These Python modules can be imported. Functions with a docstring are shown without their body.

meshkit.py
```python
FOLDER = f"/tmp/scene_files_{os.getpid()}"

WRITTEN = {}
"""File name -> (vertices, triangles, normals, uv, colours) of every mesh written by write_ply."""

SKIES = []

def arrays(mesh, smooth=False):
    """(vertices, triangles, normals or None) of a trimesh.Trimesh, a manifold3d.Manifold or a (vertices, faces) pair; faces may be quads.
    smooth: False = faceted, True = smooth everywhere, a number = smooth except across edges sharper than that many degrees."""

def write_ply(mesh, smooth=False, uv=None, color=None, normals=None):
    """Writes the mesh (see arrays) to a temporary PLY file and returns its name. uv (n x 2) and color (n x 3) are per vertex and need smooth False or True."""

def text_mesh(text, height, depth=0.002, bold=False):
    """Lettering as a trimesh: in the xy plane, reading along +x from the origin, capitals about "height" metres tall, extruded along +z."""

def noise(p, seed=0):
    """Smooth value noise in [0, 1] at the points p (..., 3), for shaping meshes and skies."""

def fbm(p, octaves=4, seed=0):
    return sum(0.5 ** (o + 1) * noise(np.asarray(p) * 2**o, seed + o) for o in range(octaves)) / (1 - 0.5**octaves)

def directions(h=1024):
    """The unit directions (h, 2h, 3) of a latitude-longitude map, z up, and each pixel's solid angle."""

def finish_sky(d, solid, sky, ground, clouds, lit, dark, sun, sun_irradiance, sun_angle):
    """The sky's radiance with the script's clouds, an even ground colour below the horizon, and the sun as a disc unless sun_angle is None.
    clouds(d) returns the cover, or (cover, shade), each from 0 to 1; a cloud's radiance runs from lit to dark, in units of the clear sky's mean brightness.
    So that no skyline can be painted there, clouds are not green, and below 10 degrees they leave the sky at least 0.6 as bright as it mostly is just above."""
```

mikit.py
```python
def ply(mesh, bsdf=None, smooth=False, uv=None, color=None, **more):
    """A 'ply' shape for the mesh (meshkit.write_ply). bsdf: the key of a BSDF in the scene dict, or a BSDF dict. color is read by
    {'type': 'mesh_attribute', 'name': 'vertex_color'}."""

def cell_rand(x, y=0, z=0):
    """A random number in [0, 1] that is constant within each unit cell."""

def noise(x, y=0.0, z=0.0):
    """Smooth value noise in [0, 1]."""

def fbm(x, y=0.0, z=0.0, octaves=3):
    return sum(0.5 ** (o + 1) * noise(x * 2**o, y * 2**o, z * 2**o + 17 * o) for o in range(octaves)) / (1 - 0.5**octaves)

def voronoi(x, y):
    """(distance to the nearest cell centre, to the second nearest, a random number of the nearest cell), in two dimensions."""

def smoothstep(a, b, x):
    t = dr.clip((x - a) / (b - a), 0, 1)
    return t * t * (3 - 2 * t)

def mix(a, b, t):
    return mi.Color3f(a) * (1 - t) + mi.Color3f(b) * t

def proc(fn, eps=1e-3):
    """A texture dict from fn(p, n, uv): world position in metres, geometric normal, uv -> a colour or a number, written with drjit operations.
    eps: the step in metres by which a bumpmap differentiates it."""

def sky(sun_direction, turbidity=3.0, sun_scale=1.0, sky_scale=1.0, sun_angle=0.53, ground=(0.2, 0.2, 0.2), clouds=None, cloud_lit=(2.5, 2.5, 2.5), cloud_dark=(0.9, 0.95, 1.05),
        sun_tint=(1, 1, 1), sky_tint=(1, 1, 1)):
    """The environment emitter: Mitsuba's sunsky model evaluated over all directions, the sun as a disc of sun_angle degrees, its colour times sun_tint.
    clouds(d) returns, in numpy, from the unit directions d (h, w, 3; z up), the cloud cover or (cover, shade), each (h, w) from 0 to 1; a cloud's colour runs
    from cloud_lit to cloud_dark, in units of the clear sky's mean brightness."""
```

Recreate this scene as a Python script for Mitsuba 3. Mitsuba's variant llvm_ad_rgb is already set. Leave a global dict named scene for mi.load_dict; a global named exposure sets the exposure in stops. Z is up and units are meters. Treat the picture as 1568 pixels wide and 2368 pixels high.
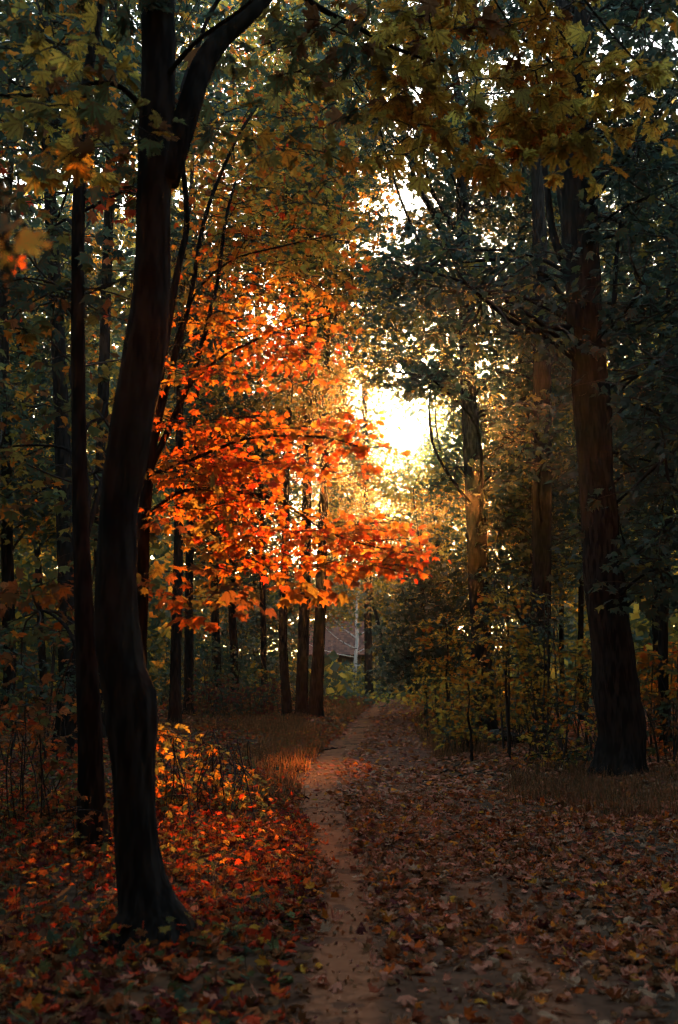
import math
import numpy as np
import trimesh
import drjit as dr
import mitsuba as mi
import mikit
import meshkit

T = mi.ScalarTransform4f
scene, labels = {}, {}

# ---------------------------------------------------------------- camera, sky, exposure
exposure = 6.05
CAM = np.array([0.0, 0.0, 1.5])
PITCH = math.radians(9.28)
F, CX, CY = 2302.0, 784.0, 1184.0            # of a 1568 x 2368 picture
CP, SP = math.cos(PITCH), math.sin(PITCH)


def ray(px, py):
    dx, dy = (px - CX) / F, (CY - py) / F
    return np.array([dx, CP - dy * SP, SP + dy * CP])


def at(px, py, Y):
    d = ray(px, py)
    return CAM + d * (Y / d[1])


def on_ground(px, py):
    d = ray(px, py)
    return CAM + d * (-CAM[2] / d[2])


def to_px(P):
    P = np.atleast_2d(P) - CAM
    fwd = P[:, 1] * CP + P[:, 2] * SP
    up = -P[:, 1] * SP + P[:, 2] * CP
    fwd = np.where(fwd > 0.05, fwd, 0.05)
    return np.stack([CX + F * P[:, 0] / fwd, CY - F * up / fwd, fwd], 1)


scene['camera'] = {
    'type': 'thinlens', 'fov': 2 * math.degrees(math.atan(784 / F)), 'fov_axis': 'x',
    'aperture_radius': 0.008, 'focus_distance': 17.0, 'near_clip': 0.05, 'far_clip': 2000.0,
    'to_world': T().look_at(origin=CAM.tolist(), target=(CAM + ray(CX, CY)).tolist(), up=[0, 0, 1]),
    'medium': {'type': 'ref', 'id': 'air'},
}
SUN = ray(955, 1000)
SUN = SUN / np.linalg.norm(SUN)
scene['sky'] = mikit.sky(SUN.tolist(), turbidity=3, sun_scale=0.36, sun_tint=(1.0, 0.50, 0.20), sky_tint=(1.15, 1.0, 0.82), ground=(0.08, 0.07, 0.05))

scene['air'] = {'type': 'homogeneous', 'albedo': {'type': 'rgb', 'value': 0.95}, 'sigma_t': 0.0004,
                'phase': {'type': 'hg', 'g': 0.985}}
scene['clear_edge'] = {'type': 'null'}
scene['haze'] = {'type': 'cube', 'to_world': T().translate([0, 35, 15.4]).scale([148, 148, 16.6]),
                 'bsdf': {'type': 'ref', 'id': 'clear_edge'}, 'interior': {'type': 'ref', 'id': 'air'}}
labels['haze'] = {'label': 'thin autumn haze in the air between the trees', 'kind': 'stuff', 'category': 'haze'}

# ---------------------------------------------------------------- materials
N3 = mikit.noise


def bark_color(p, n, uv):
    ridge = mikit.fbm(p.x * 26, p.y * 26, p.z * 4.5, 3)
    blotch = mikit.fbm(p.x * 3.1 + 5, p.y * 3.1, p.z * 1.7, 3)
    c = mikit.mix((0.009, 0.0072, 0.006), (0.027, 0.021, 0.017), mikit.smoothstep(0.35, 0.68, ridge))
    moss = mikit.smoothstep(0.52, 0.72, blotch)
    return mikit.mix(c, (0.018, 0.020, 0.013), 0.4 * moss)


def bark_bump(p, n, uv):
    return mikit.fbm(p.x * 30, p.y * 30, p.z * 5, 3)


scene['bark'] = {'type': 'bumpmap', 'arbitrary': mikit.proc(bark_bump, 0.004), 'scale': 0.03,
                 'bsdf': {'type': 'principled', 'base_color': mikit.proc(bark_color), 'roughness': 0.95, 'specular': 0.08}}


def pale_color(p, n, uv):
    b = mikit.smoothstep(0.62, 0.7, mikit.fbm(p.x * 3, p.y * 3, p.z * 6, 3))
    return mikit.mix((0.62, 0.58, 0.52), (0.10, 0.09, 0.08), b)


scene['pale_bark'] = {'type': 'principled', 'base_color': mikit.proc(pale_color), 'roughness': 0.8}
VC = {'type': 'mesh_attribute', 'name': 'vertex_color'}
# leaves let about half of what they do not absorb through
scene['leaf'] = {'type': 'principledthin', 'base_color': VC, 'roughness': 0.5, 'spec_trans': 0.0, 'diff_trans': 1.1,
                 'eta': 1.35, 'flatness': 0.0}


def vein_weight(p, n, uv):
    x, y = dr.abs(uv.x - 0.5), uv.y
    d = x + dr.select(y < 0.95, 0.0, 1.0)
    for ex, ey in ((0.46, 0.62), (0.47, 0.20)):
        ax, ay = ex, ey - 0.05
        t = dr.clip((x * ax + (y - 0.05) * ay) / (ax * ax + ay * ay), 0, 1)
        d = dr.minimum(d, dr.sqrt(dr.square(x - ax * t) + dr.square(y - 0.05 - ay * t)))
    vein = 1 - mikit.smoothstep(0.012, 0.045, d)
    spot = mikit.smoothstep(0.66, 0.76, mikit.noise(p.x * 70, p.y * 70, p.z * 70))
    return dr.clip(0.6 * vein + 0.4 * spot, 0, 1)


scene['leaf_vein'] = {'type': 'principledthin', 'base_color': {'type': 'rgb', 'value': [0.13, 0.06, 0.022]}, 'roughness': 0.6, 'diff_trans': 0.8, 'eta': 1.35}
scene['veined_leaf'] = {'type': 'blendbsdf', 'weight': mikit.proc(vein_weight), 'first': {'type': 'ref', 'id': 'leaf'}, 'second': {'type': 'ref', 'id': 'leaf_vein'}}


scene['dead_leaf'] = {'type': 'principledthin', 'base_color': VC, 'roughness': 0.6, 'spec_trans': 0.0, 'diff_trans': 0.35,
                      'eta': 1.4}
scene['plain'] = {'type': 'twosided', 'bsdf': {'type': 'principled', 'base_color': VC, 'roughness': 0.8, 'specular': 0.2}}
scene['twig'] = {'type': 'principled', 'base_color': {'type': 'rgb', 'value': [0.045, 0.034, 0.026]}, 'roughness': 0.8, 'specular': 0.2}


def ground_color(p, n, uv):
    a = mikit.fbm(p.x * 0.7, p.y * 0.7, 0, 3)
    b = mikit.fbm(p.x * 9, p.y * 9, 3, 4)
    cell = mikit.voronoi(p.x * 9, p.y * 9)[2]
    c = mikit.mix((0.026, 0.017, 0.011), (0.075, 0.046, 0.028), b)
    c = mikit.mix(c, mikit.mix((0.14, 0.055, 0.022), (0.05, 0.03, 0.018), cell), mikit.smoothstep(0.35, 0.65, a) * 0.6)
    return c


scene['soil'] = {'type': 'bumpmap', 'arbitrary': mikit.proc(lambda p, n, uv: mikit.fbm(p.x * 12, p.y * 12, 0, 4), 0.005), 'scale': 0.03,
                 'bsdf': {'type': 'principled', 'base_color': mikit.proc(ground_color), 'roughness': 1.0, 'specular': 0.03}}


def path_color(p, n, uv):
    wob = 0.9 * (mikit.fbm(p.x * 1.3, p.y * 0.8, 7, 4) - 0.5)
    worn = 1 - mikit.smoothstep(0.65, 1.15, dr.abs(uv.x + wob))
    worn2 = 0.45 * (1 - mikit.smoothstep(0.55, 1.1, dr.abs(uv.y + wob)))
    g = mikit.fbm(p.x * 14, p.y * 14, 0, 4)
    sand = mikit.mix((0.17, 0.060, 0.027), (0.28, 0.108, 0.052), g)
    sand = mikit.mix(sand, (0.075, 0.036, 0.022), mikit.smoothstep(0.58, 0.72, mikit.fbm(p.x * 5, p.y * 5, 9, 3)) * 0.7)
    dirt = mikit.mix((0.055, 0.027, 0.016), (0.115, 0.056, 0.032), g)
    strewn = mikit.mix((0.085, 0.036, 0.022), (0.22, 0.090, 0.056), mikit.voronoi(p.x * 11, p.y * 11)[2])
    dirt = mikit.mix(dirt, strewn, mikit.smoothstep(9, 20, p.y) * 0.85)
    return mikit.mix(dirt, sand, dr.maximum(worn, worn2))


def path_bump(p, n, uv):
    return mikit.fbm(p.x * 16, p.y * 16, 0, 4) + 0.6 * 1.2 * mikit.fbm(p.x * 3, p.y * 3, 2, 3)


scene['path_earth'] = {'type': 'bumpmap', 'arbitrary': mikit.proc(path_bump, 0.004), 'scale': 0.045,
                       'bsdf': {'type': 'principled', 'base_color': mikit.proc(path_color), 'roughness': 1.0, 'specular': 0.03}}
scene['roof_tile'] = {'type': 'principled', 'base_color': {'type': 'rgb', 'value': [0.20, 0.082, 0.052]}, 'roughness': 0.7}
scene['roof_tile_dark'] = {'type': 'principled', 'base_color': {'type': 'rgb', 'value': [0.13, 0.052, 0.034]}, 'roughness': 0.7}
scene['old_wood'] = {'type': 'principled', 'base_color': mikit.proc(lambda p, n, uv: mikit.mix((0.025, 0.019, 0.015), (0.12, 0.09, 0.068), mikit.smoothstep(0.4, 0.65, mikit.fbm(p.x * 8, p.y * 30, p.z * 40, 3)))), 'roughness': 0.9}
scene['hut_wood'] = {'type': 'principled', 'base_color': {'type': 'rgb', 'value': [0.10, 0.065, 0.045]}, 'roughness': 0.8}

# ---------------------------------------------------------------- palette (reflectance of a leaf)
PAL = {
    'deep': (0.036, 0.056, 0.042), 'green': (0.058, 0.086, 0.052), 'teal': (0.075, 0.105, 0.082), 'moss': (0.11, 0.125, 0.048),
    'olive': (0.25, 0.19, 0.045), 'lime': (0.47, 0.37, 0.065), 'yellow': (0.62, 0.41, 0.065), 'gold': (0.52, 0.25, 0.035),
    'amber': (0.52, 0.17, 0.025), 'orange': (0.54, 0.115, 0.022), 'red': (0.46, 0.052, 0.020), 'brown': (0.15, 0.068, 0.028),
    'rust': (0.29, 0.095, 0.035), 'tan': (0.34, 0.20, 0.115), 'rose': (0.44, 0.165, 0.095), 'wine': (0.11, 0.030, 0.026), 'sage': (0.19, 0.21, 0.145),
}
PN = list(PAL)
PC = np.array([PAL[k] for k in PN])


def pick(rng, mix, n):
    ks = list(mix)
    w = np.array([mix[k] for k in ks], float)
    return np.array([PN.index(k) for k in ks])[rng.choice(len(ks), n, p=w / w.sum())]


# ---------------------------------------------------------------- leaf shapes: stem at the origin, tip along +y, one unit long
def maple_outline(teeth):
    if teeth:
        half = [(0.0, 1.0), (0.055, 0.86), (0.13, 0.88), (0.10, 0.70), (0.17, 0.55), (0.29, 0.66), (0.33, 0.78), (0.39, 0.70), (0.52, 0.72),
                (0.47, 0.60), (0.54, 0.53), (0.44, 0.46), (0.36, 0.37), (0.46, 0.30), (0.56, 0.31), (0.50, 0.22), (0.54, 0.13),
                (0.38, 0.13), (0.26, 0.06), (0.14, 0.08)]
    else:
        half = [(0.0, 1.0), (0.13, 0.62), (0.48, 0.74), (0.37, 0.40), (0.56, 0.22), (0.22, 0.06)]
    left = [(-x, y) for x, y in half[:0:-1]]
    return np.array(half + [(0.0, 0.03)] + left)


def leaf_shape(kind, curl=0.25, fold=0.15, seed=0):
    rng = np.random.default_rng(seed)
    if kind == 2:     # seen from afar: three lobes
        o = np.array([(0.0, 1.0), (0.17, 0.56), (0.56, 0.64), (0.40, 0.14), (0.0, 0.02), (-0.40, 0.14), (-0.56, 0.64), (-0.17, 0.56)])
        v = np.column_stack([o, np.zeros(len(o))])
        f = np.array([[0, 7, 1], [1, 3, 2], [7, 6, 5], [1, 4, 3], [7, 5, 4], [1, 7, 4]])
    elif kind == 3:
        o = np.array([(0.0, 1.0), (0.5, 0.45), (0.0, 0.0), (-0.5, 0.45)])
        v = np.column_stack([o, np.zeros(4)])
        f = np.array([[0, 3, 2], [0, 2, 1]])
    else:
        o = maple_outline(kind == 0)
        o = np.vstack([o, [(0.0, 0.27)]])
        v = np.column_stack([o, np.zeros(len(o))])
        m = len(o) - 1
        f = np.array([[m, (i + 1) % m, i] for i in range(m)])
    a = rng.uniform(-0.06, 0.06)
    v[:, 2] = -curl * (v[:, 1] - 0.27) ** 2 - curl * 0.9 * v[:, 0] ** 2 + fold * np.abs(v[:, 0]) + a * v[:, 0]
    if kind <= 1:
        v[:, 2] += 0.03 * rng.standard_normal(len(v)) * (1 + 1.5 * (curl > 0.4))
    return v, f


SHAPES = {k: [leaf_shape(k, c, g, s) for s, (c, g) in enumerate([(0.25, 0.15), (0.45, -0.05), (0.12, 0.30)])] for k in (0, 1, 2, 3)}
SHAPES['dry0'] = [leaf_shape(0, c, g, s) for s, (c, g) in enumerate([(0.7, 0.25), (-0.6, 0.3), (0.95, -0.15)])]
SHAPES['dry1'] = [leaf_shape(1, c, g, s) for s, (c, g) in enumerate([(0.6, 0.25), (-0.5, 0.3), (0.8, -0.15)])]
SHAPES['dry3'] = [leaf_shape(3, 0.4, g, s) for s, g in enumerate([0.2, 0.1, -0.2])]


class Leaves:
    """An array of leaves: foot, tip direction, face normal, length, palette index, light/dark factor."""

    def __init__(self):
        self.parts = []

    def add(self, P, D, N, S, C, V):
        self.parts.append((P, D, N, S, C, V))

    def get(self):
        return [np.concatenate([p[k] for p in self.parts]) for k in range(6)] if self.parts else None


def leaf_mesh(P, D, N, S, C, V, kind, seed=0):
    rng = np.random.default_rng(seed + 17)
    B = np.cross(D, N)
    which = rng.integers(0, 3, len(P))
    vs, fs, cs, o = [], [], [], 0
    us = []
    for w in range(3):
        k = which == w
        if not k.any():
            continue
        tv, tf = SHAPES[kind][w]
        v = P[k][:, None] + S[k][:, None, None] * (tv[None, :, :1] * B[k][:, None] + tv[None, :, 1:2] * D[k][:, None] + tv[None, :, 2:] * N[k][:, None])
        n = len(v)
        us.append(np.tile(tv[:, :2] + [0.5, 0], (n, 1)))
        fs.append((tf[None] + (np.arange(n) * len(tv))[:, None, None] + o).reshape(-1, 3))
        vs.append(v.reshape(-1, 3))
        col = np.repeat(PC[C[k]] * V[k][:, None], len(tv), 0).reshape(n, len(tv), 3)
        if kind not in (2, 3, 'dry3'):      # margins that have turned further than the middle of the leaf, and blotches
            rim = np.clip(np.hypot(tv[:, 0], tv[:, 1] - 0.27) / 0.6, 0, 1) ** 1.5
            turn = rng.uniform(-0.5, 0.8, n)[:, None] * rim[None] + 0.25 * rng.standard_normal((n, len(tv)))
            turn = np.clip(turn, 0, 1)[..., None]
            col = col * (1 - turn + turn * np.array([0.95, 0.55, 0.45])) * rng.uniform(0.88, 1.1, (n, len(tv), 1))
        cs.append(col.reshape(-1, 3))
        o += n * len(tv)
    leaf_mesh.uv = np.vstack(us)
    return (np.vstack(vs), np.vstack(fs)), np.clip(np.vstack(cs), 0, 0.9)


def unit(v):
    return v / (np.linalg.norm(v, axis=-1, keepdims=True) + 1e-12)


def hang(rng, n, out=None, droop=0.7, jit=0.45):
    """Directions of hanging leaves: tips outward and down, faces upward with some spread."""
    a = rng.uniform(0, 2 * np.pi, n)
    D = np.stack([np.cos(a), np.sin(a), -droop * rng.uniform(0.1, 1.6, n)], 1)
    if out is not None:
        D += out * 0.6
    D = unit(D)
    U = np.array([0, 0, 1.0]) + jit * rng.standard_normal((n, 3))
    N = unit(U - (U * D).sum(1, keepdims=True) * D)
    return D, N


# ---------------------------------------------------------------- where the low sun comes through the wood: gaps between the crowns
SX = unit(np.cross(SUN, [0, 0, 1.0]))
SZ = np.cross(SX, SUN)
SHAFTS = []


def shaft(p, ra, rb, tmin, keep=0.06, dapple=0.0):
    SHAFTS.append((np.asarray(p, float), ra, rb, tmin, keep, dapple))


shaft(at(700, 1080, 9.0), 1.5, 1.4, 2.5, 0.03, 0.12)
shaft(at(560, 790, 9.5), 1.1, 0.9, 2.5, 0.1, 0.22)
shaft(at(800, 1270, 9.0), 1.1, 0.6, 2.5, 0.02, 0.08)
shaft(on_ground(540, 1960) + [0, 0, 0.2], 0.95, 0.50, 0.8, 0.0, 0.12)
shaft(at(480, 1740, 11.5) + np.array([0, 0, 0.1]), 0.85, 0.6, 0.8, 0.0, 0.12)
shaft(on_ground(738, 1785) + [0, 0, 0.1], 0.90, 0.55, 0.8, 0.0, 0.0)
shaft(at(978, 988, 25.0), 0.80, 1.0, 2.0, 0.12, 0.28)


def sunlit_keep(P, rng):
    """False for the leaves that are not there, where a gap in the crowns lets the sun through."""
    keep = np.ones(len(P), bool)
    for p, ra, rb, tmin, prob, dapple in SHAFTS:
        r = P - p
        t = r @ SUN
        a, b = r @ SX, r @ SZ
        e = np.sqrt((a / ra) ** 2 + (b / rb) ** 2)
        near = np.nonzero((t > tmin) & (e < 1.25))[0]
        if len(near):
            nz = meshkit.fbm(np.stack([a[near] * 1.6 + 11, b[near] * 1.6 + 5, a[near] * 0.0 + p[0]], 1), 3, 3)
            gone = (e[near] + 0.5 * (nz - 0.5) < 1) & (nz > dapple * 0.9) & (rng.random(len(near)) >= prob)
            keep[near[gone]] = False
    return keep


# ---------------------------------------------------------------- tubes
def spline(P, n):
    P = np.asarray(P, float)
    if len(P) < 3:
        t = np.linspace(0, 1, n)[:, None]
        return P[0] * (1 - t) + P[-1] * t
    from scipy.interpolate import PchipInterpolator
    d = np.r_[0, np.cumsum(np.linalg.norm(np.diff(P[:, :3], axis=0), axis=1))]
    return PchipInterpolator(d, P)(np.linspace(0, d[-1], n))


def tube(pts, rad, sides=8, ridge=0.0, seed=0, cap=True):
    pts, rad = np.asarray(pts, float), np.broadcast_to(rad, (len(pts),)).astype(float)
    t = unit(np.gradient(pts, axis=0))
    ref = np.array([0.0, 1.0, 0.0]) if abs(t[:, 1]).mean() < 0.8 else np.array([1.0, 0, 0])
    a = unit(np.cross(t, ref))
    b = np.cross(t, a)
    ang = np.arange(sides) * 2 * np.pi / sides
    dirs = np.cos(ang)[None, :, None] * a[:, None] + np.sin(ang)[None, :, None] * b[:, None]
    r = rad[:, None] * np.ones(sides)
    if ridge:
        q = pts[:, None] + dirs * rad[:, None, None]
        nz = meshkit.fbm(np.stack([q[..., 0] * 15, q[..., 1] * 15, q[..., 2] * 2.2], -1), 3, seed)
        lump = meshkit.fbm(q * 1.6, 2, seed + 9)
        r = r * (1 + ridge * (nz - 0.5) + 0.22 * (lump - 0.5) * min(1, ridge * 5))
    v = pts[:, None] + dirs * r[..., None]
    m = len(pts)
    i, j = np.meshgrid(np.arange(m - 1), np.arange(sides), indexing='ij')
    q = np.stack([i * sides + j, (i + 1) * sides + j, (i + 1) * sides + (j + 1) % sides, i * sides + (j + 1) % sides], -1).reshape(-1, 4)
    v = v.reshape(-1, 3)
    f = np.vstack([q[:, [0, 2, 1]], q[:, [0, 3, 2]]])
    if cap:
        v = np.vstack([v, pts[0] - t[0] * 0.0, pts[-1] + t[-1] * rad[-1] * 0.3])
        c0, c1 = len(v) - 2, len(v) - 1
        jj = np.arange(sides)
        f = np.vstack([f, np.stack([np.full(sides, c0), jj, (jj + 1) % sides], 1)[:, [0, 2, 1]], np.stack([np.full(sides, c1), (m - 1) * sides + jj, (m - 1) * sides + (jj + 1) % sides], 1)])
    return v, f


def join(ms):
    vs, fs, o = [], [], 0
    for v, f in ms:
        vs.append(v)
        fs.append(np.asarray(f) + o)
        o += len(v)
    return np.vstack(vs), np.vstack(fs)


used = {}


def key(name):
    n = used.get(name, 0)
    used[name] = n + 1
    return name if n == 0 else f'{name}_{n:03d}'


def put(name, mesh, bsdf, smooth=False, color=None):
    k = key(name)
    scene[k] = mikit.ply(mesh, bsdf, smooth=smooth, color=color)
    return k


def structure(k, label):
    labels[k] = {'label': label, 'kind': 'structure'}


# ---------------------------------------------------------------- ground and path
PATH = [(2600, 560, 1700), (2368, 640, 1540), (2100, 690, 1330), (1950, 705, 1190), (1850, 690, 1090), (1800, 680, 1045), (1740, 735, 1000), (1690, 785, 972), (1655, 825, 955),
        (1630, 860, 945), (1616, 890, 955), (1606, 930, 990)]
PW = []
for py, x0, x1 in PATH:
    A, B = on_ground(x0, py), on_ground(x1, py)
    PW.append((A[1], (A[0] + B[0]) / 2, (B[0] - A[0]) / 2))
PW = np.array([(-30, 1.4, 1.9), (0, 1.0, 1.7)] + PW)


TRACK = np.array([(*on_ground(x, py)[[1, 0]], hw / F * to_px(on_ground(x, py))[0, 2]) for py, x, hw in
                  ((2700, 770, 150), (2368, 790, 105), (2200, 803, 84), (2100, 812, 66), (2000, 802, 56), (1900, 757, 52), (1850, 738, 54), (1800, 733, 54), (1760, 762, 44), (1720, 803, 34),
                   (1690, 828, 25), (1660, 852, 19), (1635, 878, 15), (1616, 908, 12))])
FAINT = np.array([(*on_ground(x, py)[[1, 0]], hw / F * to_px(on_ground(x, py))[0, 2]) for py, x, hw in
                  ((2700, 1420, 100), (2368, 1300, 75), (2100, 1135, 50), (1950, 1030, 45), (1850, 960, 30), (1780, 915, 14), (1740, 905, 3))])


def track(x, y, line):
    """How far from the middle of a worn track, in half widths."""
    return (x - np.interp(y, line[:, 0], line[:, 1])) / np.interp(y, line[:, 0], line[:, 2])


def path_u(x, y):
    c, w = np.interp(y, PW[:, 0], PW[:, 1]), np.interp(y, PW[:, 0], PW[:, 2])
    return (x - c + w) / (2 * w)


def gh(x, y):
    x, y = np.broadcast_arrays(np.asarray(x, float), np.asarray(y, float))
    c, w = np.interp(y, PW[:, 0], PW[:, 1]), np.interp(y, PW[:, 0], PW[:, 2])
    off = np.clip((np.abs(x - c) - w * 0.9) / 1.5, 0, 1)
    s = off * off * (3 - 2 * off)
    p = np.stack([x * 0.35, y * 0.35, x * 0], -1)
    q = np.stack([x * 1.7, y * 1.7, x * 0 + 4], -1)
    return s * (0.05 + 0.22 * (meshkit.fbm(p, 3, 1) - 0.5)) + 0.05 * (meshkit.fbm(q, 2, 2) - 0.5) - 0.004


def grid_mesh(xs, ys, zf):
    X, Y = np.meshgrid(xs, ys)
    v = np.stack([X, Y, zf(X, Y)], -1).reshape(-1, 3)
    nx = len(xs)
    i, j = np.meshgrid(np.arange(len(ys) - 1), np.arange(nx - 1), indexing='ij')
    q = np.stack([i * nx + j, i * nx + j + 1, (i + 1) * nx + j + 1, (i + 1) * nx + j], -1).reshape(-1, 4)
    return v, np.vstack([q[:, [0, 1, 2]], q[:, [0, 2, 3]]])


xs = np.concatenate([-np.geomspace(146, 6, 36), np.linspace(-5.9, 5.9, 90), np.geomspace(6, 146, 36)])
ys = np.concatenate([np.linspace(-112, -1, 30), np.linspace(0, 20, 110), np.geomspace(20.2, 181, 80)])
structure(put('ground', grid_mesh(xs, ys, gh), 'soil', True), 'dark forest floor of soil and rotting leaves')

pv, pu = [], []
rngp = np.random.default_rng(3)
NY, NU = 360, 61
yy = np.concatenate([np.linspace(-12, 20, 200), np.geomspace(20.2, 62, NY - 200)])
us = np.linspace(-0.06, 1.06, NU)
for y in yy:
    c, w = np.interp(y, PW[:, 0], PW[:, 1]), np.interp(y, PW[:, 0], PW[:, 2])
    wob = 0.10 * (meshkit.fbm(np.array([[y * 0.8, 0, 0], [y * 0.8, 50, 0]]), 3, 5) - 0.5)
    uu = us + np.where(us < 0.5, wob[0], wob[1])
    x = c - w + 2 * w * uu
    edge = np.minimum(us + 0.06, 1.06 - us)
    z = gh(x, y) + 0.006 - 0.03 * np.clip(1 - edge / 0.06, 0, 1)
    dip = 0.035 * (np.exp(-((us - 0.2) / 0.08) ** 2) + 0.7 * np.exp(-((us - 0.62) / 0.07) ** 2))
    z = z - dip * 0.0
    pv.append(np.stack([x, np.full(NU, y), z], 1))
    pu.append(np.stack([track(x, y, TRACK), track(x, y, FAINT)], 1))
pv, pu = np.vstack(pv), np.vstack(pu)
i, j = np.meshgrid(np.arange(NY - 1), np.arange(NU - 1), indexing='ij')
q = np.stack([i * NU + j, i * NU + j + 1, (i + 1) * NU + j + 1, (i + 1) * NU + j], -1).reshape(-1, 4)
pf = np.vstack([q[:, [0, 1, 2]], q[:, [0, 2, 3]]])
k = key('path')
scene[k] = mikit.ply((pv, pf), 'path_earth', smooth=True, uv=pu)
structure(k, 'earth forest path with a bare worn track along its left side')

# ---------------------------------------------------------------- single leaves: shape groups that the leaf parts are copies of
LEAFKEYS = {}


def leaf_proto(kind, shape, ci, bsdf):
    kk = (kind, shape, ci, bsdf)
    if kk not in LEAFKEYS:
        name = f'leaf_pattern_{len(LEAFKEYS)}'
        v, f = SHAPES[kind][shape]
        scene[name] = {'type': 'shapegroup', 'blade': mikit.ply((v, f), bsdf, smooth=True, uv=v[:, :2] + [0.5, 0], color=np.tile(PC[ci], (len(v), 1)))}
        LEAFKEYS[kk] = name
    return LEAFKEYS[kk]


def leaf_instances(prefix, L, kind, bsdf, rng):
    P, D, N, S, C, V = L
    B = np.cross(D, N)
    out = []
    for i in range(len(P)):
        m = np.eye(4)
        m[:3, 0], m[:3, 1], m[:3, 2], m[:3, 3] = B[i] * S[i], D[i] * S[i], N[i] * S[i], P[i]
        k = key(prefix)
        scene[k] = {'type': 'instance', 'to_world': T(m.tolist()), 'pattern': {'type': 'ref', 'id': leaf_proto(kind, int(rng.integers(3)), int(C[i]), bsdf)}}
        out.append(k)
    return out


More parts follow.
